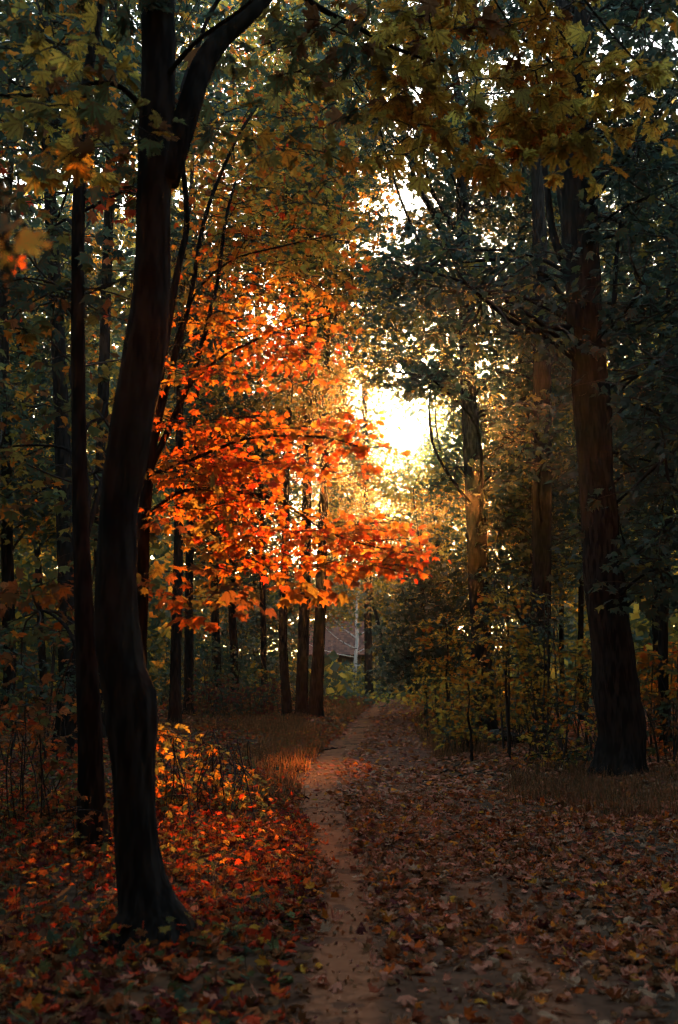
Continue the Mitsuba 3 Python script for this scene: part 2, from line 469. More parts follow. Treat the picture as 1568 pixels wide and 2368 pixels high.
# ---------------------------------------------------------------- trees
class Tree:
    def __init__(self, name, label, category, line, Y, top=22.0, sides=20, ridge=0.14, flare=1.35, bark='bark', seed=1, cut=None, group=None, lean_depth=0.0):
        """line: (px, py, width in px) of the trunk from its foot upwards, at the distance Y; it goes on up to the height top."""
        self.key = key(name)
        labels[self.key] = {'label': label, 'category': category}
        if group:
            labels[self.key]['group'] = group
        self.rng = np.random.default_rng(seed)
        self.Y, self.bark, self.seed = Y, bark, seed
        pts = []
        for i, (px, py, w) in enumerate(line):
            p = at(px, py, Y)
            fwd = to_px(p)[0, 2]
            pts.append([*p, w / F * fwd / 2])
        pts = np.array(pts)
        g = float(gh(pts[0, 0], Y))
        first = pts[0].copy()
        if pts[0, 2] > g + 0.05:
            pts = np.vstack([[pts[0, 0], pts[0, 1], g, pts[0, 3] * 1.1], pts])
        foot = pts[0].copy()
        foot[2] = g - 0.12
        foot[3] *= flare
        pts[0, 2] = max(pts[0, 2], g + 0.03)
        pts[0, 3] *= 1 + (flare - 1) * 0.6
        pts = np.vstack([foot, pts])
        last, prev = pts[-1], pts[-2]
        if cut is None and last[2] < top:
            d = (last - prev) / max(last[2] - prev[2], 0.3)
            h = top - last[2]
            for s in (0.35, 0.7, 1.0):
                pts = np.vstack([pts, [last[0] + d[0] * h * s * 0.6 + 0.25 * math.sin(s * 5 + seed), last[1] + 0.3 * math.sin(s * 4 + seed * 2), last[2] + h * s, max(last[3] * (1 - 0.85 * s), 0.02)]])
        self.line = pts
        n = int(min(160, 24 + (pts[-1, 2]) * 5))
        sp = spline(pts, n)
        self.sp = sp
        v, f = tube(sp[:, :3], np.maximum(sp[:, 3], 0.012), sides, ridge, seed)
        zz = np.clip((v[:, 2] - g + 0.1) / (0.9 * max(foot[3], 0.08) * 2.6), 0, 1)
        rel = v[:, :2] - foot[:2]
        th = np.arctan2(rel[:, 1], rel[:, 0])
        lobe = 0.5 + 0.5 * np.cos(th * 4 + seed) * (0.6 + 0.4 * np.cos(th * 3 + seed * 2))
        grow = 1 + 0.5 * (1 - zz) ** 2.2 * lobe
        v[:, :2] = np.where((zz < 1)[:, None], foot[:2] + rel * grow[:, None], v[:, :2])
        scene[self.key + '__trunk'] = mikit.ply((v, f), bark, smooth=True)
        self.leaves, self.twigs, self.nl = Leaves(), [], 0

    def trunk_at(self, z):
        z = np.clip(z, self.sp[0, 2], self.sp[-1, 2])
        return np.array([np.interp(z, self.sp[:, 2], self.sp[:, k]) for k in range(4)])

    def limb(self, pts, r0, r1, sides=8, n=14, bark=None, ridge=0.1):
        sp = spline(pts, n)
        if self.Y > 14 and (~sunlit_keep(sp, self.rng)).mean() > 0.12:
            return sp
        k = key(self.key + '__limb')
        scene[k] = mikit.ply(tube(sp, np.linspace(r0, r1, n), sides, ridge, self.seed), bark or self.bark, smooth=True)
        self.nl += 1
        return sp

    def twig(self, pts, r0, r1, sides=3, n=4):
        self.twigs.append(tube(spline(pts, n), np.linspace(r0, r1, n), sides, 0, 0, False))

    def spray(self, c, R, n, size, mix, out=None, twigs=True, droop=0.7, flat=0.16, jit=0.45):
        """A flat spray of leaves round c."""
        rng = self.rng
        twigs = twigs and self.Y < 28 and bool(sunlit_keep(np.array([c]), rng)[0])
        k = max(3, int(n / 7))
        az0 = rng.uniform(0, 6.28)
        tilt = rng.normal(0, 0.16, 2)
        base = pick(rng, mix, 1)[0]
        P, O = [], []
        per = max(2, int(math.ceil(n / k)))
        for t in range(k):
            a = az0 + 2 * np.pi * t / k + rng.normal(0, 0.3)
            L = R * rng.uniform(0.55, 1.1)
            d = np.array([math.cos(a), math.sin(a), tilt @ [math.cos(a), math.sin(a)] - rng.uniform(0.0, 0.3)])
            end = c + d * L
            mid = c + d * L * 0.5 + [0, 0, 0.07 * L]
            if twigs:
                self.twig([c, mid, end], 0.006 if self.Y < 12 else 0.012, 0.0025 if self.Y < 12 else 0.005)
            s = np.sqrt(rng.uniform(0.04, 1.0, per))[:, None]
            q = (1 - s) ** 2 * c + 2 * s * (1 - s) * mid + s * s * end
            q = q + rng.normal(0, 1, (per, 3)) * [0.13 * R, 0.13 * R, flat * R]
            P.append(q)
            O.append(np.tile([d[0], d[1], 0], (per, 1)))
        P, O = np.vstack(P), np.vstack(O)
        m = len(P)
        D, N = hang(rng, m, O, droop, jit)
        S = size * rng.uniform(0.6, 1.2, m) * (1.15 if self.Y > 18 else 1.0)
        C = np.where(rng.random(m) < 0.45, base, pick(rng, mix, m))
        V = rng.uniform(0.75, 1.2, m)
        ok = sunlit_keep(P, rng)
        self.leaves.add(P[ok], D[ok], N[ok], S[ok], C[ok], V[ok])

    def region(self, box, Y0, Y1, cov, size, mix, R=0.7, per=28, limbs=True, twigs=True, droop=0.7, clump=0.0, jit=0.45, lift=0.35, lr=None, flat=0.14):
        """Fills part of the crown: the box (px0, py0, px1, py1) between the distances Y0 and Y1."""
        rng = self.rng
        x0, y0, x1, y1 = box
        Ym = (Y0 + Y1) / 2
        area = (x1 - x0) * (y1 - y0) / F / F * Ym * Ym
        n = cov * (2.6 if Ym > 12 else 1.8) * area / (0.26 * size * size)
        m = max(1, int(round(n / per)))
        C, tries = [], 0
        while len(C) < m and tries < m * 30:
            tries += 1
            Y = rng.uniform(Y0, Y1)
            p = at(rng.uniform(x0, x1), rng.uniform(y0, y1), Y)
            if clump and meshkit.fbm(p[None] * 0.55 / max(R, 0.4), 2, self.seed)[0] < clump:
                continue
            if Y > 14 and not sunlit_keep(p[None], rng)[0]:
                m -= 1
                continue
            C.append(p)
        if not C:
            return
        m = len(C)
        C = np.array(C)
        if limbs:
            kk = max(1, min(m // 6, 10))
            cen = C[rng.choice(m, kk, replace=False)]
            for _ in range(3):
                lab = np.argmin(((C[:, None] - cen[None]) ** 2).sum(-1), 1)
                cen = np.array([C[lab == a].mean(0) if (lab == a).any() else cen[a] for a in range(kk)])
            for a in range(kk):
                if not (lab == a).any():
                    continue
                c = cen[a]
                hd = np.hypot(c[0] - self.trunk_at(c[2])[0], c[1] - self.Y)
                tz = max(1.2, min(c[2] - lift * hd - 0.3, self.sp[-1, 2] - 0.5))
                t = self.trunk_at(tz)
                mid = (t[:3] + c) / 2 + rng.normal(0, 0.06 * hd, 3) + [0, 0, 0.12 * hd]
                r0 = lr or min(t[3] * 0.4, (0.012 if self.Y < 16 else 0.007) * hd + 0.012)
                self.limb([t[:3], mid, c], r0, 0.010 if self.Y < 14 else 0.016, 7)
                for p in C[lab == a]:
                    if self.Y > 14 and not sunlit_keep(np.array([c, (c + p) / 2, p]), rng).all():
                        continue
                    self.twig([c, (c + p) / 2 + rng.normal(0, 0.06, 3), p], 0.012 if self.Y < 14 else 0.02, 0.006 if self.Y < 14 else 0.009, 4, 5)
        for p in C:
            o = np.array([p[0] - self.sp[0, 0], p[1] - self.Y, 0])
            self.spray(p, R * rng.uniform(0.7, 1.25), per, size, mix, unit(o), twigs, droop, flat, jit)

    def finish(self, parts=0, kind=None, label=None, crown='crown'):
        L = self.leaves.get()
        if kind is None:
            kind = 0 if self.Y < 8 else 1 if self.Y < 24 else 2
        if self.twigs:
            k = self.key + '__twigs'
            scene[k] = mikit.ply(join(self.twigs), 'twig', smooth=True)
            labels[k] = {'kind': 'stuff'}
        if L is None:
            return
        if parts:
            q = to_px(L[0])
            inside = (q[:, 0] > 0) & (q[:, 0] < 1568) & (q[:, 1] > 0) & (q[:, 1] < 2368)
            order = np.argsort(np.where(inside, q[:, 2] / L[3], 1e9))
            sel = order[:min(parts, int(inside.sum()))]
            leaf_instances(self.key + '__leaf', [x[sel] for x in L], 0 if kind == 0 else 1, 'veined_leaf', self.rng)
            rest = np.ones(len(L[0]), bool)
            rest[sel] = False
            L = [x[rest] for x in L]
        if len(L[0]):
            mesh, col = leaf_mesh(*L, kind, self.seed)
            k = self.key + '__' + crown
            scene[k] = mikit.ply(mesh, 'veined_leaf' if kind == 0 else 'leaf', smooth=False, uv=leaf_mesh.uv if kind == 0 else None, color=col)
            labels[k] = {'kind': 'stuff'}
            if label:
                labels[k]['label'] = label


DARK = {'deep': 4, 'green': 4, 'teal': 3, 'moss': 1.2, 'olive': 0.4}
MIXG = {'green': 3, 'teal': 2, 'moss': 2, 'olive': 2, 'lime': 1.2, 'yellow': 0.6, 'gold': 0.4}
YEL = {'yellow': 4, 'gold': 3, 'lime': 4, 'olive': 3, 'amber': 1, 'brown': 1.2, 'moss': 1.5}
ORA = {'orange': 5, 'amber': 4, 'gold': 2, 'red': 2, 'yellow': 0.7, 'olive': 0.5}
AUT = {'amber': 3, 'gold': 3, 'yellow': 2, 'orange': 2, 'olive': 2, 'green': 1.5, 'lime': 1}
SHR = {'gold': 6, 'yellow': 5, 'amber': 3.5, 'lime': 3, 'moss': 2.5, 'green': 2.5, 'teal': 2, 'olive': 2, 'orange': 0.6}

# --- the dark forked maple in the left foreground
t = Tree('forked_maple', 'tall dark forked maple trunk bending upward in the left foreground', 'tree',
         [(348, 2120, 140), (332, 2050, 114), (312, 1900, 99), (308, 1750, 102), (304, 1620, 114), (282, 1550, 106), (268, 1400, 97), (273, 1200, 91), (287, 1100, 97),
          (302, 1000, 104), (320, 900, 100), (337, 800, 95), (348, 700, 86), (355, 500, 80), (363, 300, 77), (367, 100, 75), (367, 0, 75)],
         6.1, top=13, sides=56, ridge=0.34, flare=1.35, seed=11)
fork = t.limb([at(385, 420, 6.1), at(412, 330, 6.12), at(440, 240, 6.15), at(470, 150, 6.2), at(510, 90, 6.25), at(560, 45, 6.3), at(612, -10, 6.4), at(700, -130, 6.6), at(860, -190, 6.9),
               at(1100, -160, 7.2), at(1330, -90, 7.4)], 0.085, 0.03, 18, 50)
t.limb([at(478, 135, 6.2), at(484, 100, 6.2), at(489, 72, 6.2)], 0.03, 0.016, 8, 5)
t.limb([at(640, -60, 6.5), at(760, 30, 6.6), at(840, 70, 6.7), at(900, 105, 6.8), at(965, 130, 6.9), at(1050, 152, 7.0)], 0.026, 0.009, 8, 18)
t.limb([at(365, 330, 6.1), at(250, 190, 6.0), at(120, 215, 5.9), at(0, 220, 5.8), at(-120, 190, 5.7)], 0.022, 0.008, 8, 18)
t.limb([at(372, 200, 6.1), at(450, 100, 5.9), at(560, 20, 5.7), at(640, -60, 5.6)], 0.02, 0.008, 8, 12)
# bough of the right fork with its yellow leaves
for a, b in (((1100, -160), (1180, 60)), ((1180, -140), (1330, 120)), ((1280, -110), (1480, 150)), ((1000, -170), (1010, 120))):
    t.limb([at(*a, 7.2), at((a[0] + b[0]) / 2 - 20, (a[1] + b[1]) / 2 - 10, 7.0), at(*b, 6.9)], 0.016, 0.006, 6, 10)
YTOP = {'yellow': 5, 'lime': 5, 'gold': 3, 'olive': 1.5, 'amber': 0.8, 'brown': 0.3}
t.region((1060, 270, 1560, 385), 6.6, 7.4, 0.85, 0.15, YTOP, R=0.32, per=10, limbs=False, droop=1.1, flat=0.08)
t.region((700, 280, 1060, 370), 6.6, 7.4, 0.45, 0.17, {**YTOP, 'olive': 4, 'gold': 3}, R=0.32, per=8, limbs=False, droop=1.1, flat=0.08)
t.region((880, 30, 1330, 260), 6.4, 7.6, 0.7, 0.15, {**YTOP, 'brown': 2, 'rust': 0.8, 'olive': 5}, R=0.35, per=10, limbs=False, droop=1.0)
t.region((1200, 130, 1510, 330), 6.6, 7.4, 0.8, 0.15, YTOP, R=0.32, per=10, limbs=False, droop=1.1)
t.region((880, -150, 1560, 60), 6.6, 8.0, 0.6, 0.18, {**YTOP, 'green': 3, 'brown': 2}, R=0.4, per=10, limbs=False)
t.region((600, 0, 900, 330), 6.4, 7.6, 0.30, 0.17, {'olive': 3, 'moss': 3, 'brown': 2, 'gold': 1.3, 'green': 3}, R=0.36, per=9, limbs=False)
t.region((420, 60, 760, 360), 6.0, 7.2, 0.22, 0.16, {'olive': 2, 'moss': 3, 'brown': 1, 'green': 3, 'gold': 1}, R=0.35, per=8, limbs=False)
t.region((0, 60, 325, 430), 5.2, 6.6, 0.45, 0.15, {'olive': 4, 'moss': 3, 'green': 3, 'yellow': 2, 'lime': 2, 'gold': 1.5, 'brown': 1}, R=0.35, per=9, limbs=False)
t.region((-200, -200, 900, 60), 5.5, 8, 0.45, 0.17, {'olive': 2, 'moss': 3, 'green': 4}, R=0.4, per=12, limbs=False)
t.leaves.add(np.array([at(178, 372, 5.4)]), unit(np.array([[0.05, -0.2, -1.0]])), unit(np.array([[0.1, -1.0, 0.2]])), np.array([0.17]), np.array([PN.index('gold')]), np.array([1.1]))
t.finish(300, 0)

# --- nearest leaves at the left edge, out of focus
t = Tree('slender_maple', 'slim dark trunk close behind the forked maple at left', 'tree',
         [(214, 1950, 66), (210, 1800, 60), (206, 1650, 55), (198, 1500, 48), (190, 1300, 40), (184, 1100, 34), (181, 900, 32), (180, 700, 31), (182, 480, 29), (190, 300, 25)],
         8.9, top=14, sides=32, ridge=0.14, seed=12)
t.region((-60, 380, 330, 760), 8.5, 12, 0.55, 0.15, {'olive': 2, 'moss': 3, 'green': 5, 'deep': 2, 'rust': 1.2, 'amber': 0.8, 'red': 0.5}, R=0.5, per=16)
t.region((-60, 760, 320, 1250), 9.5, 13, 0.35, 0.15, {'olive': 2, 'moss': 3, 'green': 4, 'gold': 0.8, 'amber': 1.2, 'brown': 2}, R=0.55, per=16)
t.region((200, 380, 320, 480), 9.2, 10, 0.6, 0.12, {'red': 3, 'orange': 2}, R=0.3, per=12)
t.region((0, 1250, 300, 1650), 9.5, 12, 0.22, 0.14, {'brown': 2, 'rust': 2, 'moss': 2, 'amber': 1, 'orange': 0.6}, R=0.5, per=14)
t.finish(300, 1)

# --- the many-stemmed maple with the sunlit sprays
t = Tree('orange_maple', 'young many-stemmed maple with glowing orange sprays over the path', 'tree',
         [(318, 1800, 40), (322, 1500, 36), (330, 1250, 32), (345, 1080, 26), (362, 920, 22), (384, 780, 19), (412, 620, 16), (432, 520, 14)], 8.6, top=8.5, sides=16, ridge=0.1, flare=1.2, seed=21)
t.limb([at(338, 1150, 8.6), at(360, 1010, 8.6), at(396, 860, 8.7), at(440, 690, 8.8), at(470, 520, 8.9), at(520, 380, 9.0), at(600, 235, 9.2)], 0.030, 0.014, 10, 26)
t.limb([at(345, 1090, 8.6), at(400, 970, 8.6), at(440, 880, 8.6), at(482, 740, 8.6), at(505, 640, 8.7), at(520, 520, 8.8), at(545, 420, 8.9)], 0.030, 0.012, 10, 26)
t.limb([at(430, 905, 8.6), at(480, 850, 8.5), at(560, 800, 8.4), at(660, 760, 8.4), at(760, 730, 8.4)], 0.015, 0.006, 8, 16)
t.limb([at(345, 1100, 8.6), at(450, 1060, 8.5), at(600, 1010, 8.4), at(740, 1010, 8.3), at(850, 1040, 8.3)], 0.018, 0.006, 8, 16)
t.limb([at(335, 1200, 8.6), at(450, 1130, 8.4), at(620, 1150, 8.3), at(780, 1240, 8.2), at(960, 1280, 8.1)], 0.018, 0.005, 8, 18)
t.limb([at(395, 860, 8.7), at(440, 700, 8.7), at(540, 600, 8.8), at(650, 570, 8.9), at(760, 545, 9.0)], 0.016, 0.006, 8, 16)
t.region((390, 960, 860, 1110), 7.8, 9.6, 0.85, 0.078, ORA, R=0.35, per=12, limbs=False, droop=1.2, flat=0.05)
t.region((400, 1070, 700, 1180), 7.8, 9.4, 0.6, 0.078, ORA, R=0.35, per=12, limbs=False, droop=1.2, flat=0.05)
t.region((520, 1190, 940, 1320), 7.8, 9.0, 1.0, 0.078, ORA, R=0.33, per=12, limbs=False, droop=1.2, flat=0.05)
t.region((900, 1255, 1000, 1300), 7.9, 8.3, 0.7, 0.115, {'orange': 3, 'red': 2}, R=0.15, per=6, limbs=False)
t.region((610, 1310, 930, 1375), 7.9, 8.6, 0.35, 0.115, {'amber': 3, 'gold': 1, 'olive': 2, 'rust': 1}, R=0.3, per=10, limbs=False)
t.region((385, 740, 720, 900), 8.0, 9.8, 0.62, 0.078, {**ORA, 'gold': 3, 'olive': 1}, R=0.38, per=12, limbs=False)
t.region((400, 540, 800, 740), 8.4, 10.5, 0.6, 0.08, AUT, R=0.42, per=14, limbs=False)
t.region((410, 240, 760, 540), 8.6, 10.8, 0.6, 0.08, {**AUT, 'red': 1, 'moss': 2, 'green': 2}, R=0.42, per=14, limbs=False)
t.region((330, 1110, 560, 1260), 7.8, 9.4, 0.50, 0.12, {**AUT, 'orange': 4, 'rust': 2}, R=0.35, per=12, limbs=False)
t.region((325, 1250, 580, 1440), 7.8, 9.2, 0.38, 0.13, {'rust': 3, 'olive': 3, 'amber': 2, 'brown': 3, 'moss': 2, 'orange': 0.8}, R=0.36, per=12, limbs=False)
t.finish(300, 1)

# --- the big trunk on the right
t = Tree('stout_tree', 'stout dark tree with ridged bark and flared foot on the right', 'tree',
         [(1432, 1795, 104), (1436, 1700, 108), (1414, 1500, 96), (1394, 1300, 86), (1380, 1100, 80), (1366, 900, 83), (1350, 700, 80), (1338, 500, 87), (1330, 380, 90), (1322, 200, 86)], 15.0, top=22, sides=72, ridge=0.22, flare=1.08, seed=31)
t.limb([at(1350, 760, 15), at(1290, 758, 14.8), at(1240, 765, 14.6), at(1190, 745, 14.4), at(1130, 700, 14.2), at(1080, 660, 14)], 0.06, 0.02, 9, 20)
t.limb([at(1250, 765, 14.6), at(1190, 770, 14.3), at(1130, 775, 14.1)], 0.04, 0.012, 8, 10)
t.limb([at(1300, 600, 15.2), at(1275, 520, 15.3), at(1265, 430, 15.4), at(1250, 330, 15.5)], 0.07, 0.04, 9, 12)
t.limb([at(1395, 800, 15.2), at(1420, 700, 15.4), at(1425, 600, 15.6), at(1440, 480, 15.8)], 0.05, 0.02, 9, 14)
t.region((1390, 380, 1600, 900), 13.5, 18, 0.85, 0.16, DARK, R=0.8, per=24)
t.region((1050, -80, 1500, 120), 13.5, 19, 0.5, 0.16, DARK, R=0.9, per=22)
t.region((1400, -60, 1620, 400), 13.5, 19, 1.1, 0.16, DARK, R=0.8, per=24)
t.region((1400, 900, 1600, 1420), 13.5, 18, 0.85, 0.16, DARK, R=0.8, per=24)
t.region((1000, 560, 1330, 800), 13.5, 17, 0.55, 0.16, DARK, R=0.7, per=22)
t.region((900, 540, 1150, 680), 13.8, 17, 0.6, 0.16, DARK, R=0.6, per=20)
t.finish(300, 1)

# --- trees along the right of the path
t = Tree('upright_tree', 'straight dark trunk beside the bright sun gap', 'tree',
         [(1118, 1690, 50), (1114, 1500, 48), (1105, 1300, 47), (1096, 1100, 44), (1083, 900, 36), (1075, 700, 31), (1070, 500, 30), (1070, 300, 22)], 26.0, top=24, sides=32, ridge=0.16, seed=41)
t.limb([at(1075, 600, 26), at(1030, 545, 25.8), at(995, 480, 25.6), at(962, 425, 25.4), at(950, 370, 25.2)], 0.13, 0.05, 9, 14)
t.region((1130, 940, 1300, 1100), 20, 25, 0.25, 0.17, {**DARK, 'moss': 3, 'olive': 1.5}, R=0.6, per=20)
t.region((1000, 860, 1300, 1130), 27, 32, 0.85, 0.17, {**DARK, 'moss': 3, 'olive': 1.5}, R=0.9, per=26)
t.region((1000, 420, 1310, 720), 26.5, 32, 0.7, 0.17, DARK, R=1.0, per=26)
t.region((900, 820, 1075, 930), 19, 22, 0.55, 0.17, DARK, R=0.7, per=24)
t.region((1040, 60, 1320, 420), 26, 32, 0.6, 0.18, DARK, R=1.1, per=26)
t.region((860, 560, 1060, 860), 19, 25, 0.55, 0.16, {**DARK, 'moss': 3, 'olive': 2}, R=0.7, per=22, limbs=False)
t.region((820, 620, 1060, 900), 28, 36, 0.75, 0.19, {**DARK, 'moss': 3, 'olive': 3, 'lime': 1}, R=0.9, per=24, limbs=False)
t.region((780, 300, 960, 420), 26, 34, 0.55, 0.18, {**DARK, 'olive': 2, 'moss': 2}, R=0.8, per=20, limbs=False)
t.region((840, 480, 1000, 620), 26, 34, 0.5, 0.18, {**DARK, 'olive': 2, 'moss': 2}, R=0.8, per=20, limbs=False)
t.region((980, 200, 1080, 560), 22, 30, 0.6, 0.17, DARK, R=0.8, per=22, limbs=False)
t.region((700, -80, 1100, 80), 20, 28, 0.7, 0.18, {**DARK, 'olive': 2, 'moss': 2, 'gold': 1}, R=0.9, per=22, limbs=False)
t.region((760, 60, 1060, 360), 20, 28, 0.55, 0.18, {**DARK, 'olive': 2, 'moss': 2}, R=0.9, per=22)
t.finish(150, 2)
t = Tree('leafy_tree', 'thick dark trunk half hidden by leaves behind the log', 'tree',
         [(1250, 1690, 46), (1252, 1400, 44), (1253, 1200, 44), (1255, 1000, 42), (1254, 850, 40), (1250, 700, 36), (1246, 500, 30)], 24.0, top=22, sides=28, ridge=0.16, seed=42)
t.region((1140, 900, 1340, 1120), 21, 23.5, 0.25, 0.16, {**DARK, 'olive': 1.5, 'moss': 3}, R=0.6, per=20)
t.region((1130, 1020, 1350, 1330), 25, 29, 0.8, 0.16, {**DARK, 'olive': 1.5, 'moss': 3}, R=0.9, per=26)
t.region((1100, 680, 1340, 900), 25, 29, 0.65, 0.16, DARK, R=0.9, per=26)
t.finish(120, 2)
t = Tree('slim_tree', 'slim trunk just left of the thick leaf-hidden trunk', 'tree',
         [(1222, 1650, 30), (1218, 1400, 28), (1215, 1100, 27), (1212, 850, 25), (1205, 600, 20)], 30.0, top=22, sides=20, seed=43)
t.region((1080, 1120, 1330, 1420), 31, 36, 0.7, 0.18, MIXG, R=1.1, per=26)
t.region((1080, 300, 1320, 560), 31, 36, 0.6, 0.18, DARK, R=1.2, per=26)
t.finish(60, 2)
for (x0, x1, y0, y1, w, Y, lab, sd) in ((1536, 1556, 1620, 500, 24, 20, 'dark slim trunk nearest the right edge of the picture', 44), (1520, 1500, 1570, 800, 16, 30, 'thin leaning trunk behind the stout tree at right', 45),
                                        (1345, 1338, 1600, 900, 14, 32, 'thin pole of a trunk close left of the stout tree', 46), (1300, 1292, 1560, 900, 12, 36, 'thin dark trunk far behind between two thick trunks at right', 47)):
    t = Tree('thin_tree', lab, 'tree', [(x0, y0, w), ((x0 + x1) / 2 + 3, (y0 + y1) / 2, w * 0.9), (x1, y1, w * 0.75)], Y, top=16, sides=14, seed=sd)
    t.region((min(x0, x1) - 120, 300, max(x0, x1) + 120, 1250), Y - 3, Y + 5, 0.4, 0.19, {**DARK, 'olive': 1, 'lime': 0.4}, R=1.1, per=24)
    t.finish(0)

# --- trees in the middle
MID = {'olive': 3, 'lime': 3, 'yellow': 2, 'gold': 2.5, 'amber': 2, 'moss': 3, 'green': 3}
specs = [
    ('left of the three trunks that stand together, wavy and thinnest', [(664, 1660, 22), (658, 1560, 21), (654, 1450, 20), (658, 1320, 18), (662, 1100, 16)], 34.0, 51, (560, 200, 760, 620)),
    ('middle of the three trunks that stand together, straight and thick', [(697, 1655, 30), (701, 1500, 27), (706, 1340, 25), (710, 1100, 22), (712, 870, 22), (716, 500, 18)], 34.5, 52, (620, 150, 850, 520)),
    ('right one of the three trunks that stand together', [(730, 1655, 30), (737, 1500, 28), (743, 1350, 25), (750, 1100, 20), (755, 850, 18), (760, 500, 14)], 35.0, 53, (640, 420, 850, 1000)),
    ('lone straight trunk at the far bend of the path', [(853, 1612, 19), (851, 1450, 17), (848, 1220, 15), (845, 1000, 13), (842, 900, 11)], 66.0, 54, (760, 1080, 960, 1240)),
]
for lab, line, Y, sd, box in specs:
    t = Tree('trackside_tree', 'dark tree, ' + lab, 'tree', line, Y, top=26, sides=24, seed=sd)
    t.region(box, Y - 4, Y + 6, 0.55, 0.20, MID, R=1.3, per=26)
    t.region((box[0] - 40, box[1] - 100, box[2] + 40, box[1] + 260), Y - 4, Y + 6, 0.35, 0.20, MID, R=1.3, per=26)
    t.finish(40 if Y < 40 else 0, 2)
t = Tree('tall_tree', 'tall slender tree behind the orange maple with high crown', 'tree', [(610, 1600, 14), (606, 1300, 13), (600, 900, 12), (590, 400, 10)], 40.0, top=27, sides=12, seed=56)
t.region((400, -80, 840, 260), 30, 42, 0.6, 0.20, {**MID, 'green': 5, 'amber': 1, 'orange': 0.5}, R=1.3, per=26)
t.region((400, 240, 820, 620), 36, 46, 0.55, 0.20, {**MID, 'green': 5}, R=1.3, per=26)
t.region((420, 560, 800, 1000), 36, 46, 0.55, 0.20, {**MID, 'green': 5}, R=1.2, per=24)
t.region((700, 480, 880, 1040), 36, 46, 0.45, 0.19, {**MID, 'gold': 4, 'lime': 4}, R=0.9, per=22, limbs=False)
t.finish(30, 2)
t = Tree('yellowing_tree', 'yellow green leafy tree at the outside of the path bend under the sun', 'tree', [(1012, 1600, 9), (1010, 1400, 9), (1014, 1200, 8)], 44.0, top=15, sides=10, seed=57)
t.region((1000, 1060, 1110, 1420), 36, 44, 0.8, 0.19, {**MID, 'green': 5, 'teal': 3}, R=0.9, per=22)
t.region((860, 1110, 1040, 1300), 42, 52, 0.7, 0.20, {**MID, 'lime': 4, 'gold': 3}, R=1.0, per=22, limbs=False)
t.region((700, 1340, 850, 1440), 50, 60, 0.5, 0.17, {'olive': 3, 'moss': 2, 'rust': 1.5, 'gold': 1.5, 'sage': 3}, R=0.9, per=18, limbs=False)
t.finish(30, 2)
t = Tree('leaning_tree', 'thin leaning trunk right of the lone trunk by the bend', 'tree', [(905, 1570, 9), (885, 1490, 9), (872, 1430, 8), (858, 1370, 6)], 66.0, top=9, sides=10, seed=55)
t.finish()

# --- trees on the left, behind
LEFT = [
    ('dark trunk in the gap right of the forked maple, nearest there', [(404, 1680, 27), (406, 1550, 26), (410, 1400, 24), (414, 1150, 20)], 29.0, 61, (330, 480, 560, 900)),
    ('trunk just right of the nearest one in the gap', [(436, 1640, 23), (437, 1500, 22), (438, 1300, 18)], 36.0, 62, (360, 900, 620, 1120)),
    ('greyish trunk fourth from the left beyond the dark shrubs', [(504, 1620, 20), (500, 1500, 20), (496, 1380, 18), (494, 1150, 15)], 42.0, 63, (420, 1130, 660, 1350)),
    ('crooked trunk left of the three trunks that stand together', [(543, 1615, 19), (541, 1500, 18), (537, 1420, 18), (536, 1200, 15)], 43.0, 64, (480, 900, 700, 1150)),
    ('thin far trunk between the crooked trunk and the three trunks', [(592, 1600, 11), (590, 1450, 10), (588, 1300, 9)], 52.0, 65, (500, 1280, 700, 1480)),
    ('thick trunk left of the slim trunk, hidden low down by shrubs', [(160, 1600, 50), (158, 1480, 46), (155, 1350, 43), (150, 1190, 40), (140, 900, 34), (118, 500, 28), (104, 100, 24)], 19.0, 66, (-40, 0, 300, 420)),
    ('dark trunk at the left edge of the picture', [(22, 1570, 30), (20, 1450, 29), (17, 1300, 28), (14, 1000, 24)], 26.0, 67, (-60, 850, 200, 1250)),
    ('short dark snag of a trunk low at left with foliage before it', [(100, 1590, 18), (96, 1500, 17), (88, 1300, 15), (70, 1000, 12), (45, 780, 12)], 34.0, 68, (-60, 480, 240, 900)),
    ('forked dark trunk top left between yellow leaves', [(235, 1580, 30), (232, 1200, 28), (245, 700, 24), (258, 300, 20), (262, 0, 18)], 24.0, 69, (-60, -100, 480, 330)),
]
for lab, line, Y, sd, box in LEFT:
    t = Tree('woodland_tree', lab, 'tree', line, Y, top=22, sides=18, seed=sd)
    mixx = {**DARK, 'olive': 1.5, 'moss': 2, 'olive': 2, 'amber': 1.0, 'gold': 1.2, 'lime': 0.8}
    t.region(box, Y - 3, Y + 6, 0.9, 0.19, mixx, R=1.1, per=26)
    t.finish(40 if Y < 30 else 0, 2)

# --- understory trees and bushes
t = Tree('bushy_maple', 'dense dark green young maple right of the path bend', 'tree', [(985, 1600, 8), (978, 1480, 8), (975, 1380, 7), (972, 1280, 5)], 36.0, top=9, sides=10, seed=71)
t.region((890, 1400, 1110, 1580), 33, 39, 1.1, 0.17, {'deep': 1, 'green': 3, 'teal': 5, 'sage': 1.5}, R=0.9, per=28)
t.region((920, 1290, 1100, 1420), 33, 39, 0.9, 0.17, {'deep': 1, 'green': 3, 'teal': 4, 'moss': 2, 'sage': 1.5}, R=0.9, per=28)
t.finish(30, 2)


